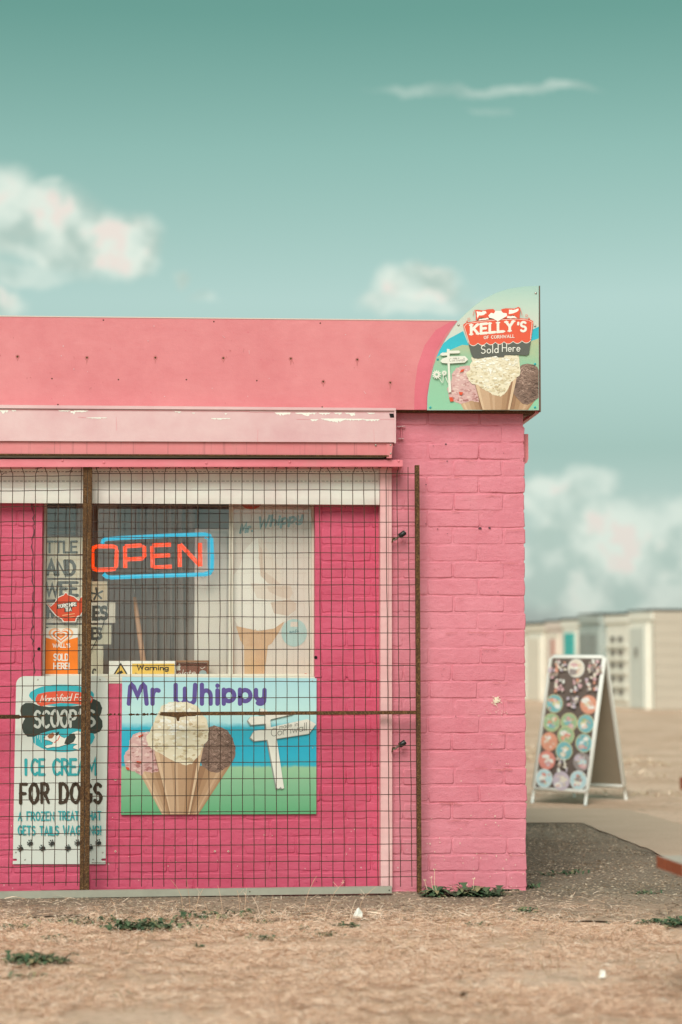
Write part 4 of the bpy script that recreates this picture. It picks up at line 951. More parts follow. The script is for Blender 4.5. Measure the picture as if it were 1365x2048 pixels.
for i in range(11):
    x0 = -66 + i * 22.9; pts = [(x0 + random.choice([0, -5, 5]), 934), (x0, 948)] + [(x0 - 8 * q / 21 + random.uniform(-.6, .6), 948 + 824 * q / 21) for q in range(1, 22)]
    wire(g2, pts, MD + .003)
# twisted ties at the top
mb = MB()
for i in range(26):
    x = 196 + i * 23.5 + random.uniform(-3, 3); mb.tube([F(x - 3, 935, MD + .006), F(x, 936.5 + random.uniform(-1, 1), MD + .008), F(x + 3.5, 934.5 + random.uniform(0, 2), MD + .006)], .0014, 'wire', 4)
mb.tube([F(466, 935, MD + .006), F(476, 938, MD + .008), F(487, 935, MD + .006)], .0013, 'wire', 4); mb.build('wire_tie', g1, kind='stuff')
mb = MB(); mb.tube([F(131, 944, MD + .006), F(139, 943, MD + .01), (F(141, 940, MD + .012)), F(143, 944, MD + .01), F(146, 942, MD + .006)], .0018, 'wire', 5); mb.tube([F(70, 938, MD + .006), F(84, 935, MD + .008)], .0014, 'wire', 4); mb.tube([F(4, 950, MD + .006), F(8, 946, MD + .01), F(14, 946, MD + .006)], .0016, 'wire', 5); mb.build('wire_tie', g2)
# angle-iron uprights
def barF(mb, xt0, xt1, yt, xb0, xb1, yb, d0, d1, mat):
    a, b, c, e_ = F(xb0, yb, d1), F(xb1, yb, d1), F(xt1, yt, d1), F(xt0, yt, d1); mb.prism([a, b, c, e_], (0, d1 - d0, 0), mat)
mb = MB(); barF(mb, 175.8, 184, 930, 168.2, 178, 1786, MD - .02, MD + .012, 'rust'); mb.build('frame_post', g1)
mb = MB(); barF(mb, 166.5, 174.6, 930, 159, 167.2, 1786, MD - .02, MD + .012, 'rust'); mb.build('frame_post', g2)
mb = MB(); barF(mb, 831, 839.5, 930, 835.5, 844, 1786, MD - .02, MD + .012, 'rust'); mb.build('frame_post', g1)
mb = MB(); beamF(mb, 321, 1424.5, 836, 1421.8, 7, 7, MD - .012, MD + .006, 'rust'); mb.build('cross_bar', g1)
# ragged rusted end of the crossbar and its rotten remains
mb = MB()
mb.prism([F(x, y, MD + .007) for x, y in [(320, 1427), (319, 1431), (352, 1435), (354, 1442), (358, 1443), (360, 1435), (372, 1433), (392, 1432.5), (392, 1431), (330, 1430)]], (0, .004, 0), 'rust'); mb.build('torn_flange', g1)
mb = MB()
for (x0, x1) in [(186, 190), (214, 224), (228, 231), (236, 241), (258, 270), (272, 279), (285, 297), (300, 314)]:
    y = 1429.5; ph = random.uniform(0, 6); n = 5
    pts = [(x0 + (x1 - x0) * i / n, y - random.uniform(1.0, 3.4)) for i in range(n + 1)] + [(x1 - (x1 - x0) * i / n, y + random.uniform(.5, 2.6)) for i in range(n + 1)]
    mb.prism([F(a, b, MD + .006) for a, b in pts], (0, .003, 0), 'rust_dark')
mb.tube([F(186, 1430.5, MD + .006), F(250, 1430, MD + .006), F(322, 1428, MD + .006)], .0012, 'rust_dark', 4); mb.build('rusted_remnant', g1)
mb = MB(); pts = [(-60, 1429.5), (38, 1430), (40, 1432), (60, 1431.5), (75, 1433), (78, 1434.5), (40, 1436.5), (38, 1438), (-60, 1438)]
mb.prism([F(a, b, MD + .006) for a, b in pts[::-1]], (0, .01, 0), 'rust_dark')
for (x0, x1) in [(80, 90), (101, 108), (120, 131), (142, 160)]:
    pts = [(x0 + (x1 - x0) * i / 4, 1432 - random.uniform(.8, 2.5)) for i in range(5)] + [(x1 - (x1 - x0) * i / 4, 1432 + random.uniform(.5, 2.5)) for i in range(5)]
    mb.prism([F(a, b, MD + .006) for a, b in pts], (0, .003, 0), 'rust_dark')
mb.build('cross_bar', g2)
# grey threshold board
mb = MB(); a, b = F(-60, 1798.4, .15), F(784, 1787, .15)
mb.prism([F(-60, 1799, .15), F(784, 1787, .15), F(784.5, 1774, .15), F(-60, 1785.5, .15)], (0, .035, 0), 'board_grey')
th_ = thing('threshold_board', F(360, 1793, .13), 'long weathered grey board lying along the foot of the mesh gates', 'board'); mb.build('plank', th_); screwF(th_, 779, 1781, .151, .003, 'black_hole'); screwF(th_, 500, 1784, .151, .003, 'rust_dark')
#SPLIT
# ------------------------------------------------------------------ printed signs
def uvmat(name, build, rough=.4):
    k = NT(name); build(k); k.rough(rough); MATS[name] = k.m
def _van(k): k.col(k.ramp(k.noise(38, 6, .62, coord='UV'), [(.30, (.56, .38, .20)), (.45, (.74, .60, .40)), (.62, (.80, .72, .56))]))
uvmat('scoop_vanilla', _van)
def _pk(k):
    c = k.ramp(k.noise(70, 6, .7, coord='UV'), [(.32, (.42, .16, .17)), (.48, (.64, .38, .36)), (.65, (.76, .58, .52))])
    k.col(k.mix(k.ramp(k.noise(45, 2, .5, coord='UV'), [(.66, (0, 0, 0)), (.69, (1, 1, 1))]), c, (.48, .05, .04)))
uvmat('scoop_pink', _pk)
def _ch(k):
    w = k.n('ShaderNodeTexWave'); w.inputs['Scale'].default_value = 34; w.inputs['Distortion'].default_value = 14; w.inputs['Detail'].default_value = 4; w.inputs['Detail Scale'].default_value = 2.5; k.l(k.tc.outputs['UV'], w.inputs[0])
    k.col(k.ramp(w.outputs['Fac'], [(.0, (.09, .048, .035)), (.5, (.24, .14, .105)), (1, (.46, .32, .25))]))
uvmat('scoop_chocolate', _ch)
def _co(k): k.col(k.mix(k.noise(160, 3, .7, coord='UV'), (.36, .19, .095), (.60, .36, .20)))
uvmat('cone_wafer', _co)
def _co2(k): k.col(k.mix(k.noise(160, 3, .7, coord='UV'), (.26, .13, .065), (.40, .22, .12)))
uvmat('cone_wafer_deep', _co2)
def ygrad(stops, nscale=40, nstr=.0):
    def f(k):
        sx = k.n('ShaderNodeSeparateXYZ'); k.l(k.tc.outputs['UV'], sx.inputs[0]); v_ = k.math('MULTIPLY', sx.outputs[1], -1.0)
        v_ = k.math('ADD', v_, k.math('MULTIPLY', k.math('SUBTRACT', k.noise(nscale, 5, .6, coord='UV'), .5), nstr))
        mr = k.n('ShaderNodeMapRange'); k.l(v_, mr.inputs[0]); mr.inputs[1].default_value = stops[0][0]; mr.inputs[2].default_value = stops[-1][0]
        k.col(k.ramp(mr.outputs[0], [((a - stops[0][0]) / (stops[-1][0] - stops[0][0]), c) for a, c in stops]))
    return f
uvmat('poster_scene', ygrad([(1.355, (.40, .64, .70)), (1.42, (.50, .72, .70)), (1.445, (.42, .68, .70)), (1.457, (.035, .42, .55)), (1.50, (.02, .40, .56)), (1.531, (.03, .38, .50)), (1.536, (.30, .50, .30)), (1.57, (.22, .44, .26)), (1.63, (.11, .36, .17))], 60, .012))
uvmat('hill_green', ygrad([(.685, (.42, .46, .28)), (.73, (.28, .48, .32)), (.82, (.26, .52, .34))], 30, .06))
uvmat('sky_pale', ygrad([(.572, (.36, .52, .47)), (.61, (.48, .58, .50)), (.65, (.58, .58, .50)), (.70, (.50, .60, .55))], 20, .02))
uvmat('sea_teal', ygrad([(.66, (.03, .40, .50)), (.70, (.03, .45, .55)), (.76, (.10, .46, .52))], 50, .04))
mk_flat('sign_white', (.66, .66, .60), var=.05, scale=6, rough=.4); mk_flat('dog_teal', (.035, .40, .46), var=.04); mk_flat('letter_teal', (.03, .34, .36), var=.06); mk_flat('bone_black', (.035, .045, .035), var=.15); mk_flat('bone_letter', (.50, .50, .45), var=.08)
mk_flat('brown_black', (.045, .025, .012), var=.2); mk_flat('logo_red', (.72, .095, .045), var=.04, rough=.35); mk_flat('dog_brown', (.34, .12, .05), var=.1); mk_flat('violet', (.11, .07, .27), var=.05); mk_flat('logo_grey', (.10, .10, .085), var=.06); mk_flat('shade_grey', (.26, .27, .24), var=.05)
mk_flat('sign_post_white', (.74, .70, .62), var=.04); mk_flat('script_grey', (.20, .18, .15))
def rim(pts):  # small helper: nothing but the list
    return pts
# the dog ice-cream sign
ds = thing('ice_cream_sign', F(121, 1728, IN + .006), 'tall white sign with round top corners and paw prints, ICE CREAM FOR DOGS', 'sign')
Z = (20, 1340, 5.119); DD = IN + .010
out = [(28, 1990)] + [(28, 1958), (66, 1958), (72, 1946), (66, 1934), (30, 1934)] + [(45, 1000), (62, 170)] + [(150 + 88 * math.cos(math.radians(a)), 152 - 88 * math.sin(math.radians(a))) for a in range(180, 85, -10)] + [(915 + 92 * math.cos(math.radians(a)), 155 - 92 * math.sin(math.radians(a))) for a in range(90, -5, -10)] + [(995, 1000), (980, 1932), (942, 1932), (934, 1944), (942, 1956), (979, 1956), (979, 1990)]
mb = MB(); panelF(mb, [(Z[0] + a / Z[2], Z[1] + b / Z[2]) for a, b in out], DD, .004, 'sign_white'); mb.build('panel', ds)
pr = Print(onF(DD)).zoom(*Z); random.seed(21)
pr.ell(530, 262, 332, 112, 'dog_teal', n=40, jag=.012); pr.ell(545, 690, 322, 152, 'dog_teal', n=40, jag=.015)
for x in (258, 280, 302, 318): pr.stroke([(x, 655), (x + 2, 700 + (x % 7) * 14)], 5, 'sign_white')
pr.poly([(105, 420), (115, 370), (160, 338), (230, 338), (290, 365), (400, 380), (520, 372), (650, 372), (760, 360), (800, 310), (860, 298), (920, 330), (945, 390), (935, 440), (915, 480), (945, 520), (950, 580), (925, 630), (870, 655), (800, 640), (760, 610), (640, 600), (500, 605), (400, 625), (310, 655), (250, 685), (180, 685), (135, 640), (122, 570), (140, 520), (155, 500), (115, 470)][::-1], 'bone_black')
pr.poly([(262, 290), (285, 250), (370, 228), (520, 215), (660, 222), (800, 240), (850, 280), (840, 330), (800, 365), (640, 345), (520, 338), (400, 355), (320, 372), (280, 350), (262, 320)][::-1], 'logo_red')
pr.text('Marshfield', 305, 625, 336, 78, .10, 'print_white', rot=3.2, slant=.22, gap=.12); pr.text('Farm', 655, 830, 316, 72, .10, 'print_white', rot=-1, slant=.22, gap=.12)
pr.text('SCOOP', 240, 690, 602, 190, .14, 'bone_letter', rot=1.6, gap=.22, taper=.15, jit=.02); pr.text("'S", 700, 880, 590, 190, .14, 'bone_letter', gap=.2, taper=.15)
pr.poly([(345, 700), (360, 680), (400, 655), (440, 640), (490, 650), (520, 680), (560, 700), (600, 680), (640, 645), (690, 625), (735, 640), (745, 700), (735, 780), (700, 820), (645, 803), (650, 782), (690, 762), (640, 755), (560, 770), (500, 790), (440, 790), (380, 803), (355, 787), (375, 770), (430, 765), (440, 745), (400, 725), (350, 715)][::-1], 'print_white')
pr.stroke([(345, 700), (360, 680), (400, 655), (440, 640), (490, 650), (520, 680), (560, 700)], 3, 'print_black'); pr.stroke([(350, 715), (400, 725), (440, 745), (430, 765), (375, 770), (355, 787), (380, 803), (440, 790), (500, 790), (560, 770), (640, 755), (690, 762), (650, 782), (645, 803), (700, 820)], 3, 'print_black')
pr.poly([(382, 676), (440, 640), (457, 668), (432, 702), (400, 704)][::-1], 'dog_brown'); pr.poly([(555, 755), (580, 690), (620, 655), (660, 650), (675, 690), (650, 740), (590, 768)][::-1], 'bone_black'); pr.poly([(462, 665), (480, 640), (505, 630), (495, 665), (478, 678)][::-1], 'bone_black'); pr.ell(352, 695, 9, 8, 'print_black', n=9); pr.stroke([(510, 678), (492, 715), (455, 745)], 9, 'logo_red')
T_ = 'letter_teal'
pr.text('I', 148, 178, 1088, 180, .16, T_, taper=.15); pr.text('CE', 210, 362, 1086, 182, .15, T_, taper=.15, gap=.22); pr.text('CREAM', 430, 892, 1086, 182, .15, T_, taper=.15, gap=.2)
B_ = 'brown_black'
pr.text('FOR', 92, 412, 1378, 226, .15, B_, taper=.18, gap=.3, jit=.01); pr.text('DOGS', 498, 950, 1376, 224, .15, B_, taper=.18, gap=.26, jit=.01)
for w_, a, b, y in (('A', 80, 125, 1550), ('FROZEN', 168, 455, 1546), ('TREAT', 492, 706, 1542), ('THAT', 760, 938, 1542)): pr.text(w_, a, b, y, 96, .14, T_, taper=.15, gap=.26, jit=.02)
for w_, a, b, y in (('GETS', 78, 262, 1694), ('TAILS', 300, 503, 1696), ('WAGGING!', 540, 938, 1692)): pr.text(w_, a, b, y, 100, .14, T_, taper=.15, gap=.26, jit=.02)
for (x, y) in [(105, 1830), (205, 1775), (330, 1825), (425, 1775), (592, 1825), (690, 1772), (820, 1820), (905, 1772)]:
    pr.ell(x + 8, y + 2, 24, 20, 'print_black', rot=20, n=12, jag=.08)
    for dx_, dy_ in ((-22, 12), (-24, -8), (-10, -27), (10, -30), (-4, 28)): pr.ell(x + dx_, y + dy_, 9, 6.5, 'print_black', rot=-30 + dy_, n=8)
pr.build('print', ds)
for (x, y) in ((285, 100), (922, 100), (60, 1870), (950, 1872), (153, 1945), (852, 1942)): screwF(ds, Z[0] + x / Z[2], Z[1] + y / Z[2], DD, .004, 'steel')

# shared drawing: three scoops in wafer cones
def inside(p, poly):
    c = False
    for i in range(len(poly)):
        (x1, y1), (x2, y2) = poly[i], poly[i - 1]
        if (y1 > p[1]) != (y2 > p[1]) and p[0] < (x2 - x1) * (p[1] - y1) / (y2 - y1) + x1: c = not c
    return c
def tones(name, base, ks, scale=90):
    for i, q in enumerate(ks):
        def f(k, q=q): k.col(k.mix(k.noise(scale, 4, .65, coord='UV'), tuple(min(1, x * y * .90) for x, y in zip(base, q)), tuple(min(1, x * y * 1.08) for x, y in zip(base, q))))
        uvmat(f'{name}_{i}', f)
tones('wafer', (.50, .31, .19), [(.62, .52, .45), (.78, .70, .62), (.92, .88, .84), (1.08, 1.1, 1.12), (1.3, 1.42, 1.5)], 170)
tones('vanilla', (.76, .67, .52), [(.70, .60, .48), (.86, .80, .68), (1, .98, .94), (1.08, 1.12, 1.2), (1.14, 1.24, 1.45)], 60)
tones('berry', (.62, .38, .36), [(.62, .42, .42), (.82, .68, .68), (1.02, 1, 1), (1.16, 1.3, 1.25), (1.24, 1.55, 1.5)], 80)
tones('cocoa', (.21, .125, .095), [(.35, .32, .3), (.65, .6, .6), (1.1, 1.1, 1.1), (1.7, 1.8, 1.85), (2.4, 2.6, 2.8)], 90)
def cone(pr, lt, rt, lb, rb, prof=(1, 2, 3, 4, 3, 3, 2, 2, 1, 0, 0)):
    n = len(prof); m = lambda a, b, t: (a[0] + (b[0] - a[0]) * t, a[1] + (b[1] - a[1]) * t)
    for i in range(n):
        pr.poly([m(lb, rb, i / n), m(lb, rb, (i + 1) / n), m(lt, rt, (i + 1) / n), m(lt, rt, i / n)], f'wafer_{prof[i]}')
def scoop(pr, poly, name, n, r0, r1, stroke=False):
    st0 = pr.step; pr.poly(poly, f'{name}_2'); pr.step = .000006; xs = [p[0] for p in poly]; ys = [p[1] for p in poly]; x0, x1, y0, y1 = min(xs), max(xs), min(ys), max(ys)
    for q in range(n * 3):
        x, y = random.uniform(x0, x1), random.uniform(y0, y1)
        if not inside((x, y), poly): continue
        lx, ly = (x - x0) / (x1 - x0), (y - y0) / (y1 - y0); t = 4.3 - 2.4 * ly - 1.5 * abs(lx - .42) * 2 + random.gauss(0, .85); k_ = int(max(0, min(4, t)))
        r = random.uniform(r0, r1) * (1 - .5 * q / (n * 3))
        if stroke:
            a = random.uniform(-.9, .9); pts = [(x + r * 1.3 * s_ * math.cos(a + .35 * s_), y + r * 1.3 * s_ * math.sin(a + .5 * s_)) for s_ in (-1, -.5, 0, .5, 1)]
            if all(inside(p, poly) for p in pts): pr.stroke(pts, r * .32, f'{name}_{k_}', .4)
            continue
        a0 = random.uniform(0, 6.3); pts = []
        for i in range(11):
            a = i * 2 * PI / 11; rr = r * (.6 + .6 * random.random()); pts.append((x + rr * 1.25 * math.cos(a), y - rr * .7 * math.sin(a)))
        if all(inside(p, poly) for p in pts): pr.poly(pts, f'{name}_{k_}')
    pr.step = st0
def three_cones(pr, V, u=1.0):  # cones behind, scoops in front
    cone(pr, *V['pc4'], prof=(3, 4, 3, 3, 2, 2, 1, 1, 0)); cone(pr, *V['cc4'], prof=(0, 0, 1, 1, 2, 2, 3, 2, 1))
    scoop(pr, V['p'], 'berry', 70, 7 * u, 20 * u); scoop(pr, V['c'], 'cocoa', 150, 9 * u, 17 * u, True)
    cone(pr, *V['vc4'], prof=(4, 3, 3, 3, 2, 3, 2, 2, 2, 1, 1, 0, 4)); scoop(pr, V['v'], 'vanilla', 170, 6 * u, 22 * u)
wsg = thing('cones_sign', F(438, 1630, IN + .006), 'wide seaside sign of three ice cream cones under violet lettering, below the window', 'sign')
mb = MB(); WD = IN + .012; panelF(mb, [(242, 1630), (633, 1628.5), (633.5, 1357), (244.5, 1354)], WD, .006, 'poster_scene'); mb.build('panel', wsg)
pr = Print(onF(WD)); pr.poly([(242, 1630), (633, 1628.5), (633.5, 1357), (244.5, 1354)], 'poster_scene'); pr.zoom(0, 1340, 2.967); random.seed(8)
def rag(pts, n=5, j=3.0):
    o = []
    for i, p in enumerate(pts):
        q = pts[(i + 1) % len(pts)]; m = max(1, int(math.hypot(q[0] - p[0], q[1] - p[1]) / 9))
        for t in range(m): o.append((p[0] + (q[0] - p[0]) * t / m + random.uniform(-j, j), p[1] + (q[1] - p[1]) * t / m + random.uniform(-j, j)))
    return o
GLx = GL
GL['þ'] = (.5, [[(0, .76), (0, 0)], A(.25, .44, .25, .30, 180, 540, 20)])
GL['ÿ'] = (.46, [[(0, .76)] + A(.22, .44, .22, .2, 190, 350, 8) + [(.44, .76)], [(.44, .76), (.42, .2)] + A(.22, .2, .2, .18, 0, -130, 8)])
GL['Ẃ'] = (.84, [[(0, 1)] + A(.2, .24, .2, .24, 180, 360, 10) + [(.40, .8)], [(.40, .3)] + A(.61, .24, .2, .24, 180, 360, 10) + [(.84, 1)]])
GL['Ḿ'] = (.74, [[(0, 0), (.06, .9), (.12, 1), (.2, .9), (.36, .42), (.52, .9), (.6, 1), (.67, .9), (.74, 0)]])
GL['ŕ'] = (.42, [[(0, .76), (0, 0)], [(0, .40)] + A(.24, .46, .22, .28, 160, 60, 7)])
GL['ĥ'] = (.46, [[(0, 1.03), (0, 0)], [(0, .36)] + A(.22, .42, .22, .3, 150, 0, 8) + [(.44, 0)]])
GL['ï'] = (.06, [[(.03, .74), (.03, 0)], [(.03, .98), (.03, 1.0)]])
pr.text('Ḿ', 752, 884, 214, 138, .19, 'violet'); pr.text('ŕ', 893, 962, 214, 136, .19, 'violet'); pr.text('Ẃ', 1030, 1172, 214, 138, .19, 'violet')
pr.text('ĥ', 1186, 1266, 214, 136, .19, 'violet'); pr.text('ï', 1276, 1306, 214, 134, .19, 'violet'); pr.text('þ', 1316, 1404, 214, 136, .19, 'violet'); pr.text('þ', 1412, 1500, 214, 136, .19, 'violet'); pr.text('ÿ', 1507, 1586, 216, 136, .19, 'violet')
V = dict(p=[(735, 520), (745, 490), (765, 470), (770, 420), (790, 385), (830, 370), (885, 368), (900, 440), (925, 485), (950, 600), (900, 610), (860, 600), (840, 628), (800, 603), (760, 597), (745, 575)],
 pc=[(820, 610), (955, 600), (1015, 858), (960, 858)], c=[(1235, 345), (1270, 330), (1310, 338), (1345, 355), (1380, 400), (1398, 460), (1395, 520), (1370, 560), (1330, 590), (1290, 612), (1240, 600), (1200, 570), (1190, 540), (1215, 430)],
 cc=[(1195, 560), (1240, 590), (1300, 600), (1372, 560), (1250, 750), (1180, 858), (1118, 858)], vc=[(915, 470), (1215, 440), (1185, 600), (1125, 858), (1008, 858), (960, 640)],
 v=[(865, 400), (890, 365), (910, 320), (930, 270), (960, 215), (1010, 190), (1110, 190), (1170, 215), (1200, 260), (1230, 300), (1240, 360), (1235, 420), (1205, 450), (1190, 500), (1150, 540), (1140, 558), (1100, 565), (1040, 545), (1000, 525), (975, 510), (920, 480), (880, 450)])
V = {a: (rag(b[::-1], j=2.5) if a in 'pcv' else b[::-1]) for a, b in V.items()}
V.update(pc4=((822, 600), (958, 585), (962, 858), (1013, 858)), cc4=((1185, 570), (1372, 560), (1120, 858), (1178, 858)), vc4=((917, 480), (1212, 440), (1008, 858), (1126, 858)))
three_cones(pr, V)
for i in range(3): pr.poly(rag([(820 + i * 8, 395), (850 + i * 3, 380), (848, 392), (826, 402)][::-1], j=1.5) if i == 0 else [(810, 540), (840, 545), (838, 556), (812, 552)][::-1] if i == 1 else [(745, 575), (765, 580), (770, 594), (752, 592)][::-1], 'tea_red')
pr.stroke([(1010, 858), (960, 660), (917, 500)], 3, 'wafer_0')
pr.zoom(400, 1340, 2.967)
for off, m in ((-7, 'shade_grey'), (0, 'sign_post_white')):
    o_ = lambda P__: [(x + off, y - off * .7) for x, y in P__][::-1]
    pr.poly(o_([(360, 225), (400, 240), (400, 262), (355, 262)]), m); pr.poly(o_([(388, 250), (415, 250), (425, 380), (455, 400), (500, 702), (488, 706), (480, 694), (470, 706), (455, 700), (405, 430), (398, 400)]), m)
    pr.poly(o_([(285, 300), (302, 278), (405, 272), (540, 246), (560, 240), (556, 262), (425, 292), (405, 318), (305, 326)]), m); pr.poly(o_([(300, 402), (322, 362), (398, 352), (420, 340), (640, 292), (690, 322), (650, 378), (430, 412), (325, 422)]), m)
pr.text('made in', 472, 584, 352, 30, .09, 'script_grey', rot=10); pr.text('Cornwall', 422, 636, 398, 50, .07, 'script_grey', rot=10, gap=.14)
pr.build('print', wsg)
for p in ((253, 1363), (625, 1362), (247, 1625), (436, 1623), (626, 1496), (627, 1623)): screwF(wsg, *p, WD, .0035, 'steel')

# the quarter-round roof sign
ks = thing('roof_sign', F(967, 820, FD + .02), 'quarter-round ice cream sign with a red cow logo on the right end of the fascia', 'sign')
Z = (840, 550, 5.056); KD = FD + .012
out = [(75, 1367), (78, 1230), (97, 1100), (140, 920), (200, 760), (262, 645), (330, 540), (380, 470), (470, 380), (560, 303), (650, 240), (780, 175), (900, 137), (1050, 114), (1205, 107), (1207, 1367)]
mb = MB(); panelF(mb, [(Z[0] + a / Z[2], Z[1] + b / Z[2]) for a, b in out], KD, .010, 'sky_pale', side='rust'); mb.build('panel', ks)
mk_flat('bracket_brown', (.13, .085, .06), var=.2)
mb = MB(); a, b = F(1079.6, 571, KD), F(1079.6, 823, KD); mb.box((a.x - .002, -KD + .001, b.z), (a.x + .0035, -KD + .035, a.z), 'bracket_brown'); mb.build('edge_strip', ks)
pr = Print(onF(KD)).zoom(*Z); random.seed(12)
pr.poly([(x + (4 if x < 640 else -2), y - 3 if y > 1300 else y + 3) for x, y in out], 'sky_pale')
pr.poly([(168, 830), (205, 750), (240, 690), (300, 640), (440, 565), (500, 720), (430, 725), (330, 765), (230, 815)][::-1], 'sea_teal'); pr.poly([(1120, 560), (1204, 520), (1204, 640), (1110, 680)][::-1], 'sea_teal')
pr.poly([(168, 830), (230, 795), (330, 748), (430, 705), (520, 712), (800, 700), (1110, 672), (1204, 640), (1204, 1362), (80, 1362), (84, 1230), (101, 1100), (143, 925)][::-1], 'hill_green')
VK = dict(v=[(530, 870), (520, 830), (560, 835), (700, 820), (870, 810), (1000, 815), (1010, 880), (1020, 960), (1015, 1010), (975, 1040), (920, 1090), (900, 1140), (860, 1200), (820, 1225), (740, 1210), (690, 1175), (640, 1150), (590, 1110), (530, 1100), (500, 1070), (470, 1000), (475, 980), (510, 960), (510, 900)],
 p=[(320, 1060), (330, 990), (370, 940), (430, 920), (510, 915), (520, 1000), (560, 1090), (590, 1200), (602, 1290), (520, 1270), (460, 1290), (410, 1302), (350, 1280), (300, 1260), (290, 1190), (275, 1150), (300, 1110)],
 c=[(1010, 930), (1040, 905), (1090, 895), (1150, 905), (1190, 930), (1203, 960), (1203, 1240), (1150, 1280), (1090, 1310), (1040, 1300), (1000, 1260), (950, 1200), (940, 1150), (975, 1040)],
 vc=[(560, 1090), (980, 1030), (940, 1200), (910, 1362), (635, 1362)], pc=[(400, 1290), (600, 1260), (630, 1362), (440, 1362)], cc=[(940, 1190), (1160, 1260), (1100, 1362), (912, 1362)])
VK = {a: (rag(b[::-1], j=3.5) if a in 'pv' else b[::-1]) for a, b in VK.items()}
VK['c'] = VK['c']
VK.update(pc4=((405, 1285), (600, 1240), (445, 1362), (632, 1362)), cc4=((935, 1190), (1165, 1270), (914, 1362), (1098, 1362)), vc4=((560, 1090), (982, 1035), (635, 1362), (912, 1362)))
three_cones(pr, VK, 1.3); pr.stroke([(562, 1110), (600, 1240), (634, 1360)], 4, 'wafer_0')
for P__ in ([(400, 985), (425, 955), (455, 950), (440, 975)], [(395, 1180), (440, 1185), (425, 1215), (405, 1210)], [(298, 1235), (330, 1235), (345, 1275), (310, 1280)]): pr.poly(P__[::-1], 'tea_red')
pr.poly([(690, 930), (730, 960), (720, 1010)][::-1], 'swirl_light')
pr.poly([(490, 680), (520, 790), (545, 838), (585, 845), (700, 828), (780, 815), (790, 830), (850, 828), (862, 808), (1000, 804), (1080, 812), (1106, 795), (1125, 660)], 'logo_grey')
def scal(x): return 690 - (x - 500) * .052
sc = []
xs_ = [500, 590, 677, 765, 852, 945, 1035, 1125]
for i in range(7):
    a, b = xs_[i], xs_[i + 1]
    for q in range(7): x = a + (b - a) * q / 7; sc.append((x, scal(x) + 24 * math.sin(PI * q / 7)))
sc.append((1125, 656))
pr.poly([(x, y + 6) for x, y in sc] + [(1152, 470), (800, 440), (438, 500)], 'print_white')
pr.poly(sc + [(1146, 510), (1150, 466), (1110, 445), (1000, 433), (800, 441), (620, 456), (470, 480), (440, 500), (446, 530)], 'logo_red')
pr.stroke([(500, 682), (452, 520), (475, 492), (640, 466), (800, 452), (1000, 444), (1105, 456), (1138, 474), (1120, 645)], 4, 'print_white')
pr.text("KELLY", 508, 960, 612, 120, .22, 'print_white', rot=5.0, serif=.13, gap=.26); pr.text("'", 985, 1010, 568, 96, .24, 'print_white'); pr.text('S', 1012, 1086, 580, 116, .2, 'print_white', rot=2)
pr.text('OF', 648, 700, 648, 34, .17, 'print_white', gap=.3, rot=3); pr.text('CORNWALL', 722, 960, 644, 34, .17, 'print_white', rot=2.5, serif=.1, gap=.28)
pr.text('Sold', 618, 800, 797, 88, .10, 'print_white', rot=3, gap=.22); pr.text('Here', 832, 1020, 777, 84, .10, 'print_white', rot=1, gap=.2)
for P__ in ([(560, 352), (590, 350), (640, 358), (690, 345), (745, 342), (775, 372), (740, 392), (712, 420), (690, 445), (640, 428), (600, 432), (580, 458), (568, 455), (570, 400)], [(825, 345), (870, 335), (960, 338), (1000, 320), (1020, 335), (1015, 370), (1010, 436), (995, 436), (950, 405), (890, 415), (880, 436), (850, 430), (830, 372)]): pr.poly(P__[::-1], 'logo_red')
for P__ in ([(575, 365), (620, 372), (665, 360), (675, 385), (640, 405), (600, 408), (585, 440)], [(905, 352), (960, 350), (998, 335), (1000, 360), (960, 380), (900, 395)], [(600, 445), (690, 432), (705, 448), (600, 458)], [(885, 415), (960, 412), (985, 434), (885, 436)]): pr.poly(rag(P__[::-1], j=2.5), 'swirl_light')
pr.poly([(695, 408), (722, 380), (752, 388), (765, 362), (825, 362), (845, 382), (880, 385), (884, 412), (850, 432), (790, 467), (745, 440), (705, 430)][::-1], 'swirl_light')
for s_ in (-1, 1):
    x = 547 if s_ < 0 else 1030; pr.stroke([(x + 12 * -s_, 350), (x, 372), (x + 6 * s_, 405)], 4, 'logo_red')
for (x, y) in ((498, 445), (1082, 410)):
    for q in range(5): pr.ell(x + 11 * math.cos(q * 1.257), y + 11 * math.sin(q * 1.257), 4.5, 4.5, 'logo_red', n=7)
for P__ in ([(470, 478), (480, 452), (487, 476)], [(1095, 448), (1105, 425), (1118, 448)]): pr.poly(P__[::-1], 'logo_red')
# little white signpost and flowers
w_ = 'sign_post_white'
pr.poly([(275, 745), (302, 748), (306, 960), (320, 1180), (292, 1190), (285, 960)][::-1], w_); pr.poly([(205, 800), (228, 783), (275, 785), (275, 765), (395, 762), (412, 776), (395, 790), (300, 793), (280, 812), (225, 815)][::-1], w_); pr.poly([(208, 868), (232, 843), (300, 822), (458, 818), (490, 852), (456, 884), (300, 894), (228, 888)][::-1], w_)
pr.text('Cornwall', 298, 456, 876, 34, .09, 'script_grey', rot=2); pr.text('made in', 335, 400, 846, 16, .12, 'script_grey')
for (x, y, r) in ((172, 1005, 46), (248, 990, 28)):
    for q in range(12): a = q * PI / 6; pr.ell(x + r * .62 * math.cos(a), y + r * .62 * math.sin(a), r * .4, r * .15, w_, rot=-math.degrees(a), n=8)
    pr.ell(x, y, r * .2, r * .2, 'hill_green', n=9)
for P__ in ([(240, 1010), (235, 1085), (228, 1085)], [(200, 1045), (225, 1085), (212, 1085)], [(285, 1085), (262, 1030), (290, 1070)]): pr.stroke([P__[0], P__[1]], 6, w_)
pr.build('print', ks)
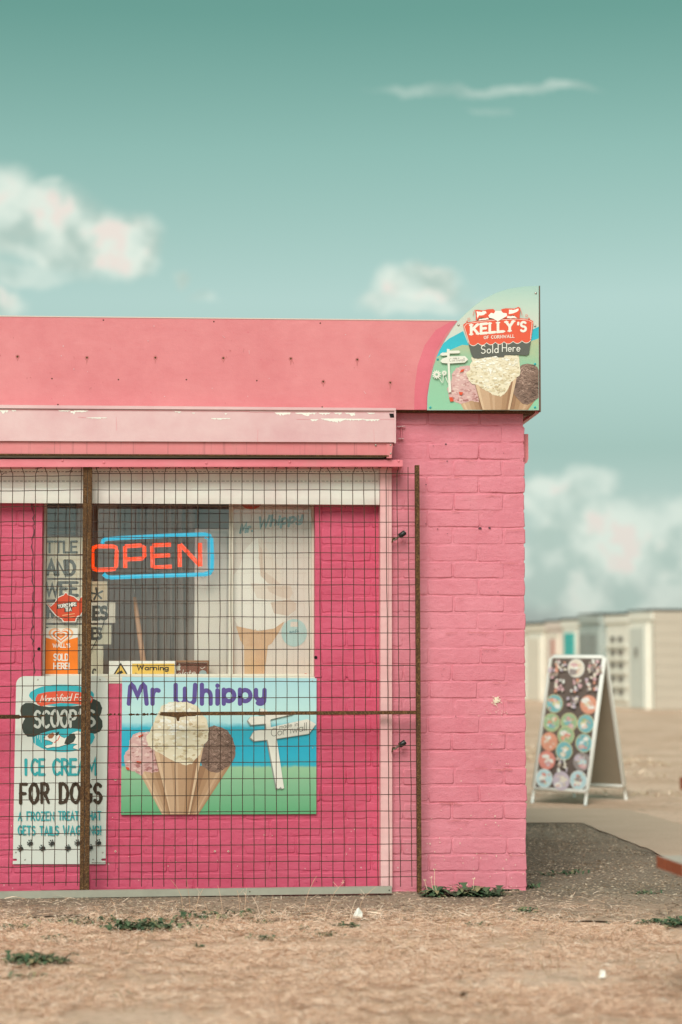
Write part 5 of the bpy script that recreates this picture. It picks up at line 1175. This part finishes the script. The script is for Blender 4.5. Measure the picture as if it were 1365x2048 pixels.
for (x, y, m) in ((1175, 182, 'steel'), (392, 505, 'steel'), (1168, 515, 'steel'), (183, 853, 'letter_teal'), (1167, 900, 'letter_teal'), (108, 1340, 'letter_teal'), (1167, 1338, 'letter_teal'), (640, 1345, 'cone_wafer'), (942, 835, 'scoop_pink')): screwF(ks, Z[0] + x / Z[2], Z[1] + y / Z[2], KD + .001, .0058, m)

# ------------------------------------------------------------------ A-board
mk_flat('aboard_white', (.78, .76, .70), var=.03, rough=.35); mk_flat('aboard_dark', (.12, .085, .07), var=.3, scale=10); mk_flat('aboard_back_shaded', (.30, .24, .175), var=.12, scale=5, rough=.6)  # back tone: shade of the board's inside is put into this brown
f0 = G(1176, 1612); an = math.radians(33); WW, SS, HH = .455, .66, None
wd = -rgt * math.cos(an) + fh * math.sin(an); dd = rgt * math.sin(an) + fh * math.cos(an)
apx = f0 + dd * SS / 2; sc_ = (Vector((apx.x, apx.y, 0)) - CP); depth_ = sc_.dot(fh)
HH = CAMH + (1305 - 1311) / FPX * depth_ 
AO = f0 + wd * WW / 2 + dd * SS / 2
ab = thing('a_board', (AO.x, AO.y, 0), 'white framed folding A-board of colourful ice cream flavours standing on the path', 'sign board')
def AP(s_, t, back=False, off=0.0):      # s_: 0 at the right foot, 1 at the left; t: 0 ground, 1 apex
    base = f0 + wd * WW * s_; p = base + dd * (SS * (1 - t / 2) if back else SS * t / 2) + Vector((0, 0, HH * t))
    nrm = (-dd if not back else dd) * HH + Vector((0, 0, SS / 2)); nrm.normalize(); return p + nrm * off
R_ = .0155
for bk in (False, True):
    mb = MB(); mt = 'aboard_white'; ins = R_ / WW
    tb = .093
    loop = [AP(ins, tb + .012, bk), AP(ins, .975, bk), AP(ins * 2.2, .99, bk), AP(1 - ins * 2.2, .99, bk), AP(1 - ins, .975, bk), AP(1 - ins, tb + .012, bk), AP(1 - ins * 2, tb, bk), AP(ins * 2, tb, bk)]
    if bk: loop = [p + dd * .012 for p in loop]
    mb.tube(loop, R_, mt, 8, closed=True); mb.build('frame', ab)
    for s_ in (ins * 1.2, 1 - ins * 1.2):
        mb = MB(); q = dd * (.012 if bk else 0); mb.tube([AP(s_, 0.0, bk) + q, AP(s_, tb, bk) + q], .0125, mt, 8); mb.build('leg', ab)
    mb = MB(); th = .006; c4 = [AP(ins * 1.6, tb + .01, bk), AP(1 - ins * 1.6, tb + .01, bk), AP(1 - ins * 1.6, .975, bk), AP(ins * 1.6, .975, bk)]
    if bk: c4 = [p + dd * .012 for p in c4]
    mb.prism(c4, dd * th * (1 if bk else 1), 'aboard_dark' if not bk else 'aboard_back_shaded', 'aboard_back_shaded')
    if not bk: mb.prism([p + dd * .0065 for p in c4], dd * .002, 'aboard_back_shaded')
    mb.build('back_panel' if bk else 'poster', ab)
def abm(x, y, l):
    t = (1690 - y) / 1098; s_ = (x - 122 - 133 * t) / 421
    tt = .105 + t * (.965 - .105); ss = 1 - (ins * 2 + s_ * (1 - 4 * ins)); return AP(ss, tt, False, l + .001)
pr = Print(abm, lift0=.001, step=.00006); random.seed(4)
cols = dict(o=(.70, .20, .07), r=(.68, .13, .07), t=(.05, .35, .38), g=(.22, .38, .14), c=(.74, .62, .48), b=(.42, .62, .66), y=(.62, .52, .20), w=(.80, .75, .68), p=(.60, .28, .30), d=(.20, .13, .11), l=(.50, .38, .46), n=(.30, .18, .10))
for a, c_ in cols.items(): mk_flat('flavour_' + a, tuple(x * .72 + .13 for x in c_), var=.15, scale=25)  # muted and lifted: haze is mixed into the print colours
circ = [(457, 660, 'c', 'pwd'), (275, 970, 't', 'oyw'), (567, 975, 'o', 'wcw'), (253, 1135, 'g', 'oot'), (402, 1130, 'g', 'ptp'), (545, 1140, 't', 'gyw'), (378, 1245, 'g', 'wro'), (237, 1300, 'o', 'wco'), (532, 1305, 't', 'wbp'), (366, 1375, 't', 'ywc'), (220, 1460, 'r', 'wwp'), (515, 1465, 'd', 'lbp'), (200, 1615, 'b', 'rwd'), (345, 1630, 'l', 'ccw'), (490, 1620, 'b', 'ndw')]
for (x, y, c0_, inn) in circ:
    pr.ell(x, y, 72, 81, 'flavour_w' if c0_ in 'bc' else 'flavour_y' if c0_ in 'gt' else 'flavour_' + c0_, n=22); pr.ell(x, y, 66, 75, 'flavour_' + c0_, n=22)
    for q, ch in enumerate(inn):
        pr.ell(x + random.uniform(-26, 26), y + (q - 1) * 28 + random.uniform(-8, 8), random.uniform(18, 36), random.uniform(14, 28), 'flavour_' + ch, n=11, jag=.22)
    for q in range(12): pr.ell(x + random.uniform(-42, 42), y + random.uniform(-46, 46), random.uniform(4, 10), random.uniform(4, 10), 'flavour_' + random.choice('wyorc'), n=8, jag=.2)
for (x, y) in ((330, 640), (610, 645), (320, 815), (462, 815), (600, 800), (440, 960), (350, 1500), (283, 700), (640, 700)):
    for q in range(16): pr.ell(x + random.uniform(-44, 44), y + random.uniform(-52, 52), random.uniform(6, 17), random.uniform(8, 20), 'flavour_' + random.choice('pcndlowp'), n=9, jag=.2)
pr.build('print', ab)

# ------------------------------------------------------------------ beach huts
C0, C1 = G(1312, 1421), G(1055, 1402); C0.z = C1.z = 0
ed = (C1 - C0).normalized(); nr = Vector((ed.y, -ed.x, 0))
if nr.dot(CP - C0) < 0: nr = -nr
def Hs(px):                        # distance along the row seen at this column
    r = ray(px, 1305); r2 = Vector((r.x, r.y, 0)); A_ = ed.x * -r2.y + ed.y * r2.x
    w = CP - C0; s_ = (w.x * -r2.y + w.y * r2.x) / A_; return s_
mk_flat('hut_white', (.86, .81, .72), var=.06, scale=3, rough=.6); mk_flat('hut_cream', (.80, .71, .60), var=.08, scale=3, rough=.6); mk_flat('hut_blush', (.80, .66, .59), var=.08, scale=3, rough=.6); mk_flat('hut_grey', (.42, .46, .43), var=.1, scale=3, rough=.6); mk_flat('hut_grey_dark', (.28, .30, .28), var=.1, scale=3, rough=.6)
mk_flat('hut_turquoise', (.05, .46, .44), var=.05, scale=3, rough=.5); mk_flat('roof_felt', (.07, .065, .055), var=.2); mk_flat('hut_side', (.52, .44, .36), var=.1, scale=2, rough=.7); mk_flat('hut_dark', (.16, .14, .12)); mk_flat('hut_red', (.55, .22, .17))
def hp(s_, o_, z): return C0 + ed * s_ + nr * o_ + Vector((0, 0, z))
def hbox(mb, s0, s1, o0, o1, z0, z1, mat): mb.hexa([hp(s0, o1, z0), hp(s1, o1, z0), hp(s1, o1, z1), hp(s0, o1, z1), hp(s0, o0, z0), hp(s1, o0, z0), hp(s1, o0, z1), hp(s0, o0, z1)], mat)
def hut(px1, px0, zt, mat, label, out=0.0, name='beach_hut', s01=None):
    s0, s1 = s01 or (Hs(px1), Hs(px0)); t = thing(name, hp((s0 + s1) / 2, -1.1, 0), label, 'beach hut', 'row of beach huts')
    mb = MB(); hbox(mb, s0 + .03, s1 - .03, -2.4, out, -.1, zt - .05, mat)
    mb.build('wall', t)
    n = int((s1 - s0) / .16); mb = MB()
    for i in range(n):
        a = s0 + .05 + i * (s1 - s0 - .1) / n; hbox(mb, a, a + (s1 - s0 - .1) / n - .02, out, out + .018, 0.03, zt - .22, mat)
    mb.build('cladding', t, kind='stuff')
    mb = MB(); hbox(mb, s0 + .005, s1 - .005, -2.45, out + .07, zt - .025, zt, 'roof_felt'); mb.build('roof', t)
    mb = MB(); hbox(mb, s0 + .03, s1 - .03, out + .001, out + .05, zt - .20, zt - .05, mat); mb.build('fascia', t)
    return t, s0, s1
def door(t, s0, s1, z0, z1, out, mat, trim='hut_white', handle=None):
    mb = MB(); hbox(mb, s0 - .09, s1 + .09, out, out + .05, z0, z1 + .10, trim); mb.build('door_frame', t)
    mb = MB(); hbox(mb, s0, s1, out + .05, out + .075, z0 + .03, z1, mat); d_ = mb.build('door', t)
    if handle: mb = MB(); hbox(mb, handle - .03, handle + .03, out + .075, out + .11, 1.0, 1.16, 'hut_dark'); mb.build('handle', d_)
def zat(px, py, s_): p = hp(s_, 0, 0); dpt = (p - CP).dot(fh); return CAMH + (1305 - py) / FPX * dpt
z1 = zat(1312, 1218, 0)
t, a, b = hut(1312, 1262, z1, 'hut_white', 'white beach hut at the near right end of the row, with a plain white door')
door(t, Hs(1298), Hs(1270), 0, z1 - .35, .02, 'sign_white', handle=Hs(1284))
mb = MB(); hbox(mb, -.025, .028, -2.4, .02, 0, z1 - .05, 'hut_side'); mb.build('side_wall', t)
for i in range(9):
    mb = MB(); hbox(mb, -.035, -.025, -2.4, .02, .02 + i * .2, .214 + i * .2, 'hut_side'); mb.build('board', t)
z2 = zat(1237, 1226, Hs(1237)); t, a, b = hut(1262, 1213, z2, 'hut_white', 'white beach hut with five rows of dark square openings, second from the right')
for r in range(5):
    y = 1180 + (415 + r * 110) / 4.2; zz = zat(1237, y, Hs(1237))
    for x in (1229.5, 1245): mb = MB(); sx = Hs(x); hbox(mb, sx - .11, sx + .11, .03, .045, zz - .05, zz + .05, 'hut_dark'); mb.build('opening', t)
    mb = MB(); hbox(mb, a + .1, b - .1, .02, .06, zz - .155, zz - .12, 'hut_white'); mb.build('rail', t)
z3 = zat(1191, 1227, Hs(1191)); t, a, b = hut(1213, 1169, z3, 'hut_grey', 'blue-grey beach hut with dark double doors, third from the right', out=.08)
door(t, Hs(1209), Hs(1192.5), 0, z3 - .42, .09, 'hut_grey_dark', 'hut_grey'); door(t, Hs(1190), Hs(1174), 0, z3 - .42, .09, 'hut_grey_dark', 'hut_grey')
z4 = zat(1150, 1236, Hs(1150)); t, a, b = hut(1169, 1128, z4, 'hut_white', 'white beach hut with a bright turquoise door', out=.02)
door(t, Hs(1158), Hs(1139), 0, z4 - .32, .04, 'hut_turquoise', 'hut_white')
z5 = zat(1110, 1240, Hs(1110)); t, a, b = hut(1128, 1095, z5, 'hut_blush', 'blush pink beach hut between the turquoise door and the cream hut')
door(t, Hs(1121), Hs(1103), 0, z5 - .4, .02, 'hut_blush', 'hut_cream'); mb = MB(); hbox(mb, Hs(1118), Hs(1113), .096, .11, 1.0, 1.35, 'hut_red'); mb.build('notice', t)
z6 = zat(1075, 1245, Hs(1075)); t, a, b = hut(1095, 1053, z6, 'hut_cream', 'cream beach hut farthest along the row before the pink kiosk hides it')
door(t, Hs(1088), Hs(1066), 0, z6 - .35, .02, 'hut_cream', 'hut_white')
for i in range(3): hut(0, 0, z6 - .02, ('hut_white', 'hut_grey', 'hut_cream')[i], ('white', 'grey', 'cream')[i] + ' beach hut mostly hidden behind the pink kiosk', s01=(b + i * 1.7, b + (i + 1) * 1.7))
mk_flat('post_wood', (.24, .14, .08), var=.3)
mb = MB(); p = G(1321, 1418); mb.box((p.x - .05, p.y - .05, -.02), (p.x + .05, p.y + .05, .42), 'post_wood'); mb.build('wooden_post', None, 'short brown wooden post beside the end beach hut', 'post')

# ------------------------------------------------------------------ picnic table at the right edge
mk_flat('table_wood', (.46, .40, .33), var=.2, scale=14, rough=.8)
zs, zt = .44, .72
A_ = G(1313, 1712, zs); B_ = G(1356, 1727, zs); wv = (B_ - A_); wv.z = 0; wl = .27; wv.normalize(); lv = Vector((-wv.y, wv.x, 0))
if lv.dot(rgt) < 0: lv = -lv
pt = thing('picnic_table', A_ + lv * .9 + wv * .75 - Vector((0, 0, zs)), 'wooden picnic table jutting in at the right edge, its sawn bench ends stained rust red', 'picnic table')
def plank(o_, w0, w1, l0, l1, z0, z1, name, mat='table_wood'):
    q = lambda w, l, z: o_ + wv * w + lv * l + Vector((0, 0, z - o_.z))
    mb = MB(); mb.hexa([q(w0, l0 + .004, z0), q(w1, l0 + .004, z0), q(w1, l0 + .004, z1), q(w0, l0 + .004, z1), q(w0, l1, z0), q(w1, l1, z0), q(w1, l1, z1), q(w0, l1, z1)], mat)
    mb.hexa([q(w0, l0, z0), q(w1, l0, z0), q(w1, l0, z1), q(w0, l0, z1), q(w0, l0 + .004, z0), q(w1, l0 + .004, z0), q(w1, l0 + .004, z1), q(w0, l0 + .004, z1)], 'sawn_rust_wood'); return mb.build(name, pt)
for i in range(3): plank(A_, i * .090, i * .090 + .085, random.uniform(0, .004), 1.8, zs - .036, zs, 'seat_plank')
T0 = G(1360.5, 1554, zt)
for i in range(6): plank(T0, i * .11, i * .11 + .104, 0, 1.8, zt - .036, zt, 'top_plank')
tw = (T0 - A_).dot(wv); tl = (T0 - A_).dot(lv)
S2 = A_ + wv * (2 * tw + .65 - .27)
for i in range(3): plank(S2, i * .090, i * .090 + .085, 0, 1.8, zs - .036, zs, 'seat_plank')
for l_ in (.45, 1.35):
    plank(A_, 0.0, 2 * tw + .65, l_, l_ + .04, zs - .14, zs - .04, 'cross_beam'); plank(A_, tw + .02, tw + .63, l_, l_ + .04, zt - .13, zt - .04, 'top_bearer')
    for sgn in (0, 1):
        mb = MB(); c_ = A_ + lv * (l_ + .06); top = c_ + wv * (tw + .12 + sgn * .42); bot = c_ + wv * (.16 + sgn * (2 * tw + .33)); top.z = zt - .04; bot.z = 0
        mb.hexa([bot - wv * .04, bot + wv * .04, top + wv * .04, top - wv * .04, bot - wv * .04 + lv * .04, bot + wv * .04 + lv * .04, top + wv * .04 + lv * .04, top - wv * .04 + lv * .04], 'table_wood'); mb.build('leg', pt)

# ------------------------------------------------------------------ weeds, stalks, litter
def leaf(mb, base, az, L, w, lift, jag=.0, mat='weed', n=6):
    d = Vector((math.cos(az), math.sin(az), 0)); s_ = Vector((-d.y, d.x, 0)); l_, r_ = [], []
    for i in range(n + 1):
        t = i / n; p = base + d * L * t + Vector((0, 0, lift * L * (t - .75 * t * t) + .004)); ww = w * math.sin(PI * min(1, t * .9 + .08)) * (1 + (jag if i % 2 else -jag))
        l_.append(p + s_ * ww + Vector((0, 0, ww * .4))); r_.append(p - s_ * ww + Vector((0, 0, ww * .4)))
    vs = l_ + r_; m = n + 1; mb.faces(vs, [(i, i + 1, m + i + 1, m + i) for i in range(n)], mat, True)
def rosette(px, py, size, nl, label, name='dandelion_plant', heads=0, lift=.7, group='green weeds in the dry grass', cat='weed', jag=.45, spread=0.0):
    c_ = G(px, py); mb = MB(); c_.z = 0
    for i in range(nl):
        b = c_ + Vector((random.gauss(0, spread), random.gauss(0, spread * .6), 0)); leaf(mb, b, random.uniform(0, 2 * PI), size * random.uniform(.5, 1.1), size * random.uniform(.10, .17), lift * random.uniform(.2, 1.3), jag)
    if heads == 0: return mb.build(name, None, label, cat, group, base=c_)
    t = thing(name, c_, label, cat, group); mb.build('leaves', t)
    for i in range(heads):
        h_ = random.uniform(.07, .12) ; tx = c_ + Vector((random.uniform(-.05, .05), random.uniform(-.03, .03), 0)); top = tx + Vector((random.uniform(-.03, .03), 0, h_))
        m2 = MB(); m2.tube([tx, (tx + top) / 2 + Vector((random.uniform(-.01, .01), 0, 0)), top], .0011, 'straw', 4)
        for q in range(10): a = random.uniform(0, 2 * PI); m2.tube([top, top + Vector((math.cos(a) * .007, math.sin(a) * .007, random.uniform(.002, .012)))], .0009, 'straw', 3)
        m2.build('seed_head', t)
    return t
random.seed(31)
rosette(872, 1796, .085, 80, 'spiky green weed with dry seed heads at the foot of the rusty gate post', heads=3, lift=1.1, jag=.1)
rosette(950, 1794, .095, 90, 'broad dark green weed spreading along the foot of the pink pier', lift=.95, spread=.045, heads=1)
rosette(1000, 1792, .06, 24, 'small flat green weed near the lower right corner of the pier', lift=.4, spread=.03)
W_ = [(286, 1862, .075, 60, .055, 'darkest green leafy clump in the straw, below the gate'), (70, 1930, .07, 50, .045, 'green leafy clump at the lower left of the dry grass'), (150, 1850, .04, 26, .06, 'small green weed patch at left between the clump and the board'), (120, 1885, .04, 18, .05, 'sparse dark weed just above the lower left clump'),
      (430, 1838, .05, 34, .10, 'low trailing green weed under the middle of the threshold board'), (372, 1862, .04, 16, .03, 'little weed right of the darkest green clump'), (470, 1866, .035, 18, .05, 'small-leaved weed below the trailing green one'), (400, 1898, .03, 10, .006, 'tiny green sprout standing alone in the straw'),
      (530, 1880, .035, 16, .03, 'small weed between the trailing weed and the paper scrap'), (520, 1850, .03, 14, .018, 'thin weed beside the crumpled dry leaf'), (640, 1874, .035, 14, .03, 'small green weed left of the white scrap'), (690, 1858, .04, 20, .022, 'green weed just below the white scrap'), (600, 1862, .03, 12, .012, 'faint green sprouts left of the white scrap weeds'),
      (1047, 1829, .045, 18, .02, 'grassy green tuft on the asphalt in front of the pier'), (950, 1856, .035, 12, .02, 'small green weed in the straw in front of the pier'), (1340, 1853, .06, 34, .05, 'leafy green clump at the right edge of the picture'), (1115, 1752, .05, 16, .06, 'dark straggling weed on the asphalt right of the pier'), (1290, 1790, .04, 10, .03, 'dry straggling weed on the asphalt below the picnic bench'), (1055, 1779, .05, 16, .03, 'brownish weed at the right-hand corner of the pier'), (1255, 1866, .03, 8, .02, 'tiny weed left of the right edge clump'), (30, 1862, .045, 26, .04, 'straggling green weed at the far left edge just below the board'), (205, 1845, .04, 22, .045, 'small weed under the rusty post, in front of the board'), (40, 1960, .04, 14, .03, 'faint weed below the lower left clump'), (235, 1995, .025, 6, .02, 'blurred green sprout near the bottom of the picture')]
for (px, py, sz, nl, spd, lab) in W_: rosette(px, py, sz * .88, int(nl * 2.2), lab, name='low_weed', lift=1.3, spread=spd * 1.15, jag=.5)
# tall dry stalks
mb = MB(); random.seed(77)
tall = [(30, 1870, .07), (68, 1872, .075), (155, 1880, .10), (198, 1880, .11), (190, 1865, .08), (235, 1845, .07), (315, 1862, .10), (340, 1850, .08), (380, 1826, .14), (365, 1808, .10), (392, 1826, .10), (445, 1830, .12), (480, 1825, .09), (490, 1830, .11), (520, 1838, .09), (540, 1830, .08), (610, 1826, .15), (660, 1815, .10), (700, 1850, .10), (720, 1818, .09), (650, 1845, .08), (560, 1850, .07), (420, 1850, .09)]
for (px, py, h_) in tall:
    b = G(px, py); b.z = 0; lx = random.uniform(-.05, .07); pth = [b + Vector((lx * t * t, 0, h_ * t)) for t in (0, .3, .6, .85, 1)]
    mb.tube(pth, [.0011, .001, .0009, .0008, .0006], 'straw', 4)
    for q in range(random.randint(0, 3)):
        t = random.uniform(.3, .9); p0 = b + Vector((lx * t * t, 0, h_ * t)); mb.tube([p0, p0 + Vector((random.uniform(-.025, .025), 0, random.uniform(.01, .03)))], .0006, 'straw', 3)
    if random.random() < .35:
        for q in range(6): mb.tube([pth[-1], pth[-1] + Vector((random.uniform(-.008, .008), 0, random.uniform(.002, .014)))], .0008, 'straw', 3)
for q in range(150):
    px = random.uniform(-20, 830) if q < 110 else random.uniform(840, 1365); b = G(px, random.uniform(1822, 1900)); b.z = 0; h_ = random.uniform(.015, .05); lx = random.uniform(-.04, .04)
    mb.tube([b + Vector((lx * t * t, 0, h_ * t)) for t in (0, .5, 1)], [.0009, .0008, .0005], 'straw' if q % 3 else 'straw_dark', 3)
mb.build('dry_stalks', None, 'thin dry grass stalks standing in front of the threshold board', 'dry grass', kind='stuff', base=(0, -.5, 0))
c_ = G(715, 1838); mb = MB(); mb.faces([c_ + Vector(p) for p in [(-.022, 0, .002), (.020, -.01, .003), (.022, .01, .022), (.006, .004, .045), (-.002, 0, .038), (-.012, .008, .02), (0, -.012, .014)]], [(0, 1, 6), (1, 2, 6), (2, 3, 6), (3, 4, 6), (4, 5, 6), (5, 0, 6)], 'white_patch'); mb.build('paper_scrap', None, 'crumpled white paper scrap on the straw in front of the gate', 'litter')
c_ = G(1205, 1960); mb = MB(); mb.faces([c_ + Vector(p) for p in [(-.012, 0, .006), (.010, -.004, .008), (.012, .006, .028), (-.004, .004, .032)]], [(0, 1, 2), (0, 2, 3)], 'white_patch'); mb.build('paper_scrap', None, 'tiny white scrap alone in the straw at the lower right', 'litter')
c_ = G(487, 1852); mb = MB(); mb.faces([c_ + Vector(p) for p in [(-.02, .005, .012), (.0, -.006, .016), (.022, -.002, .004), (.004, .01, .006)]], [(0, 1, 3), (1, 2, 3)], 'straw'); mb.build('dry_leaf', None, 'curled pale dry leaf among small weeds in the straw', 'leaf')
c_ = G(928, 2000); mb = MB(); mb.box(c_ + Vector((-.01, -.01, .005)), c_ + Vector((.01, .01, .022)), 'rust_dark', .004); mb.build('pebble', None, 'small dark pebble lying alone in the blurred foreground straw', 'pebble')
for o in SC.objects:
    if '_loc' in o: del o['_loc']
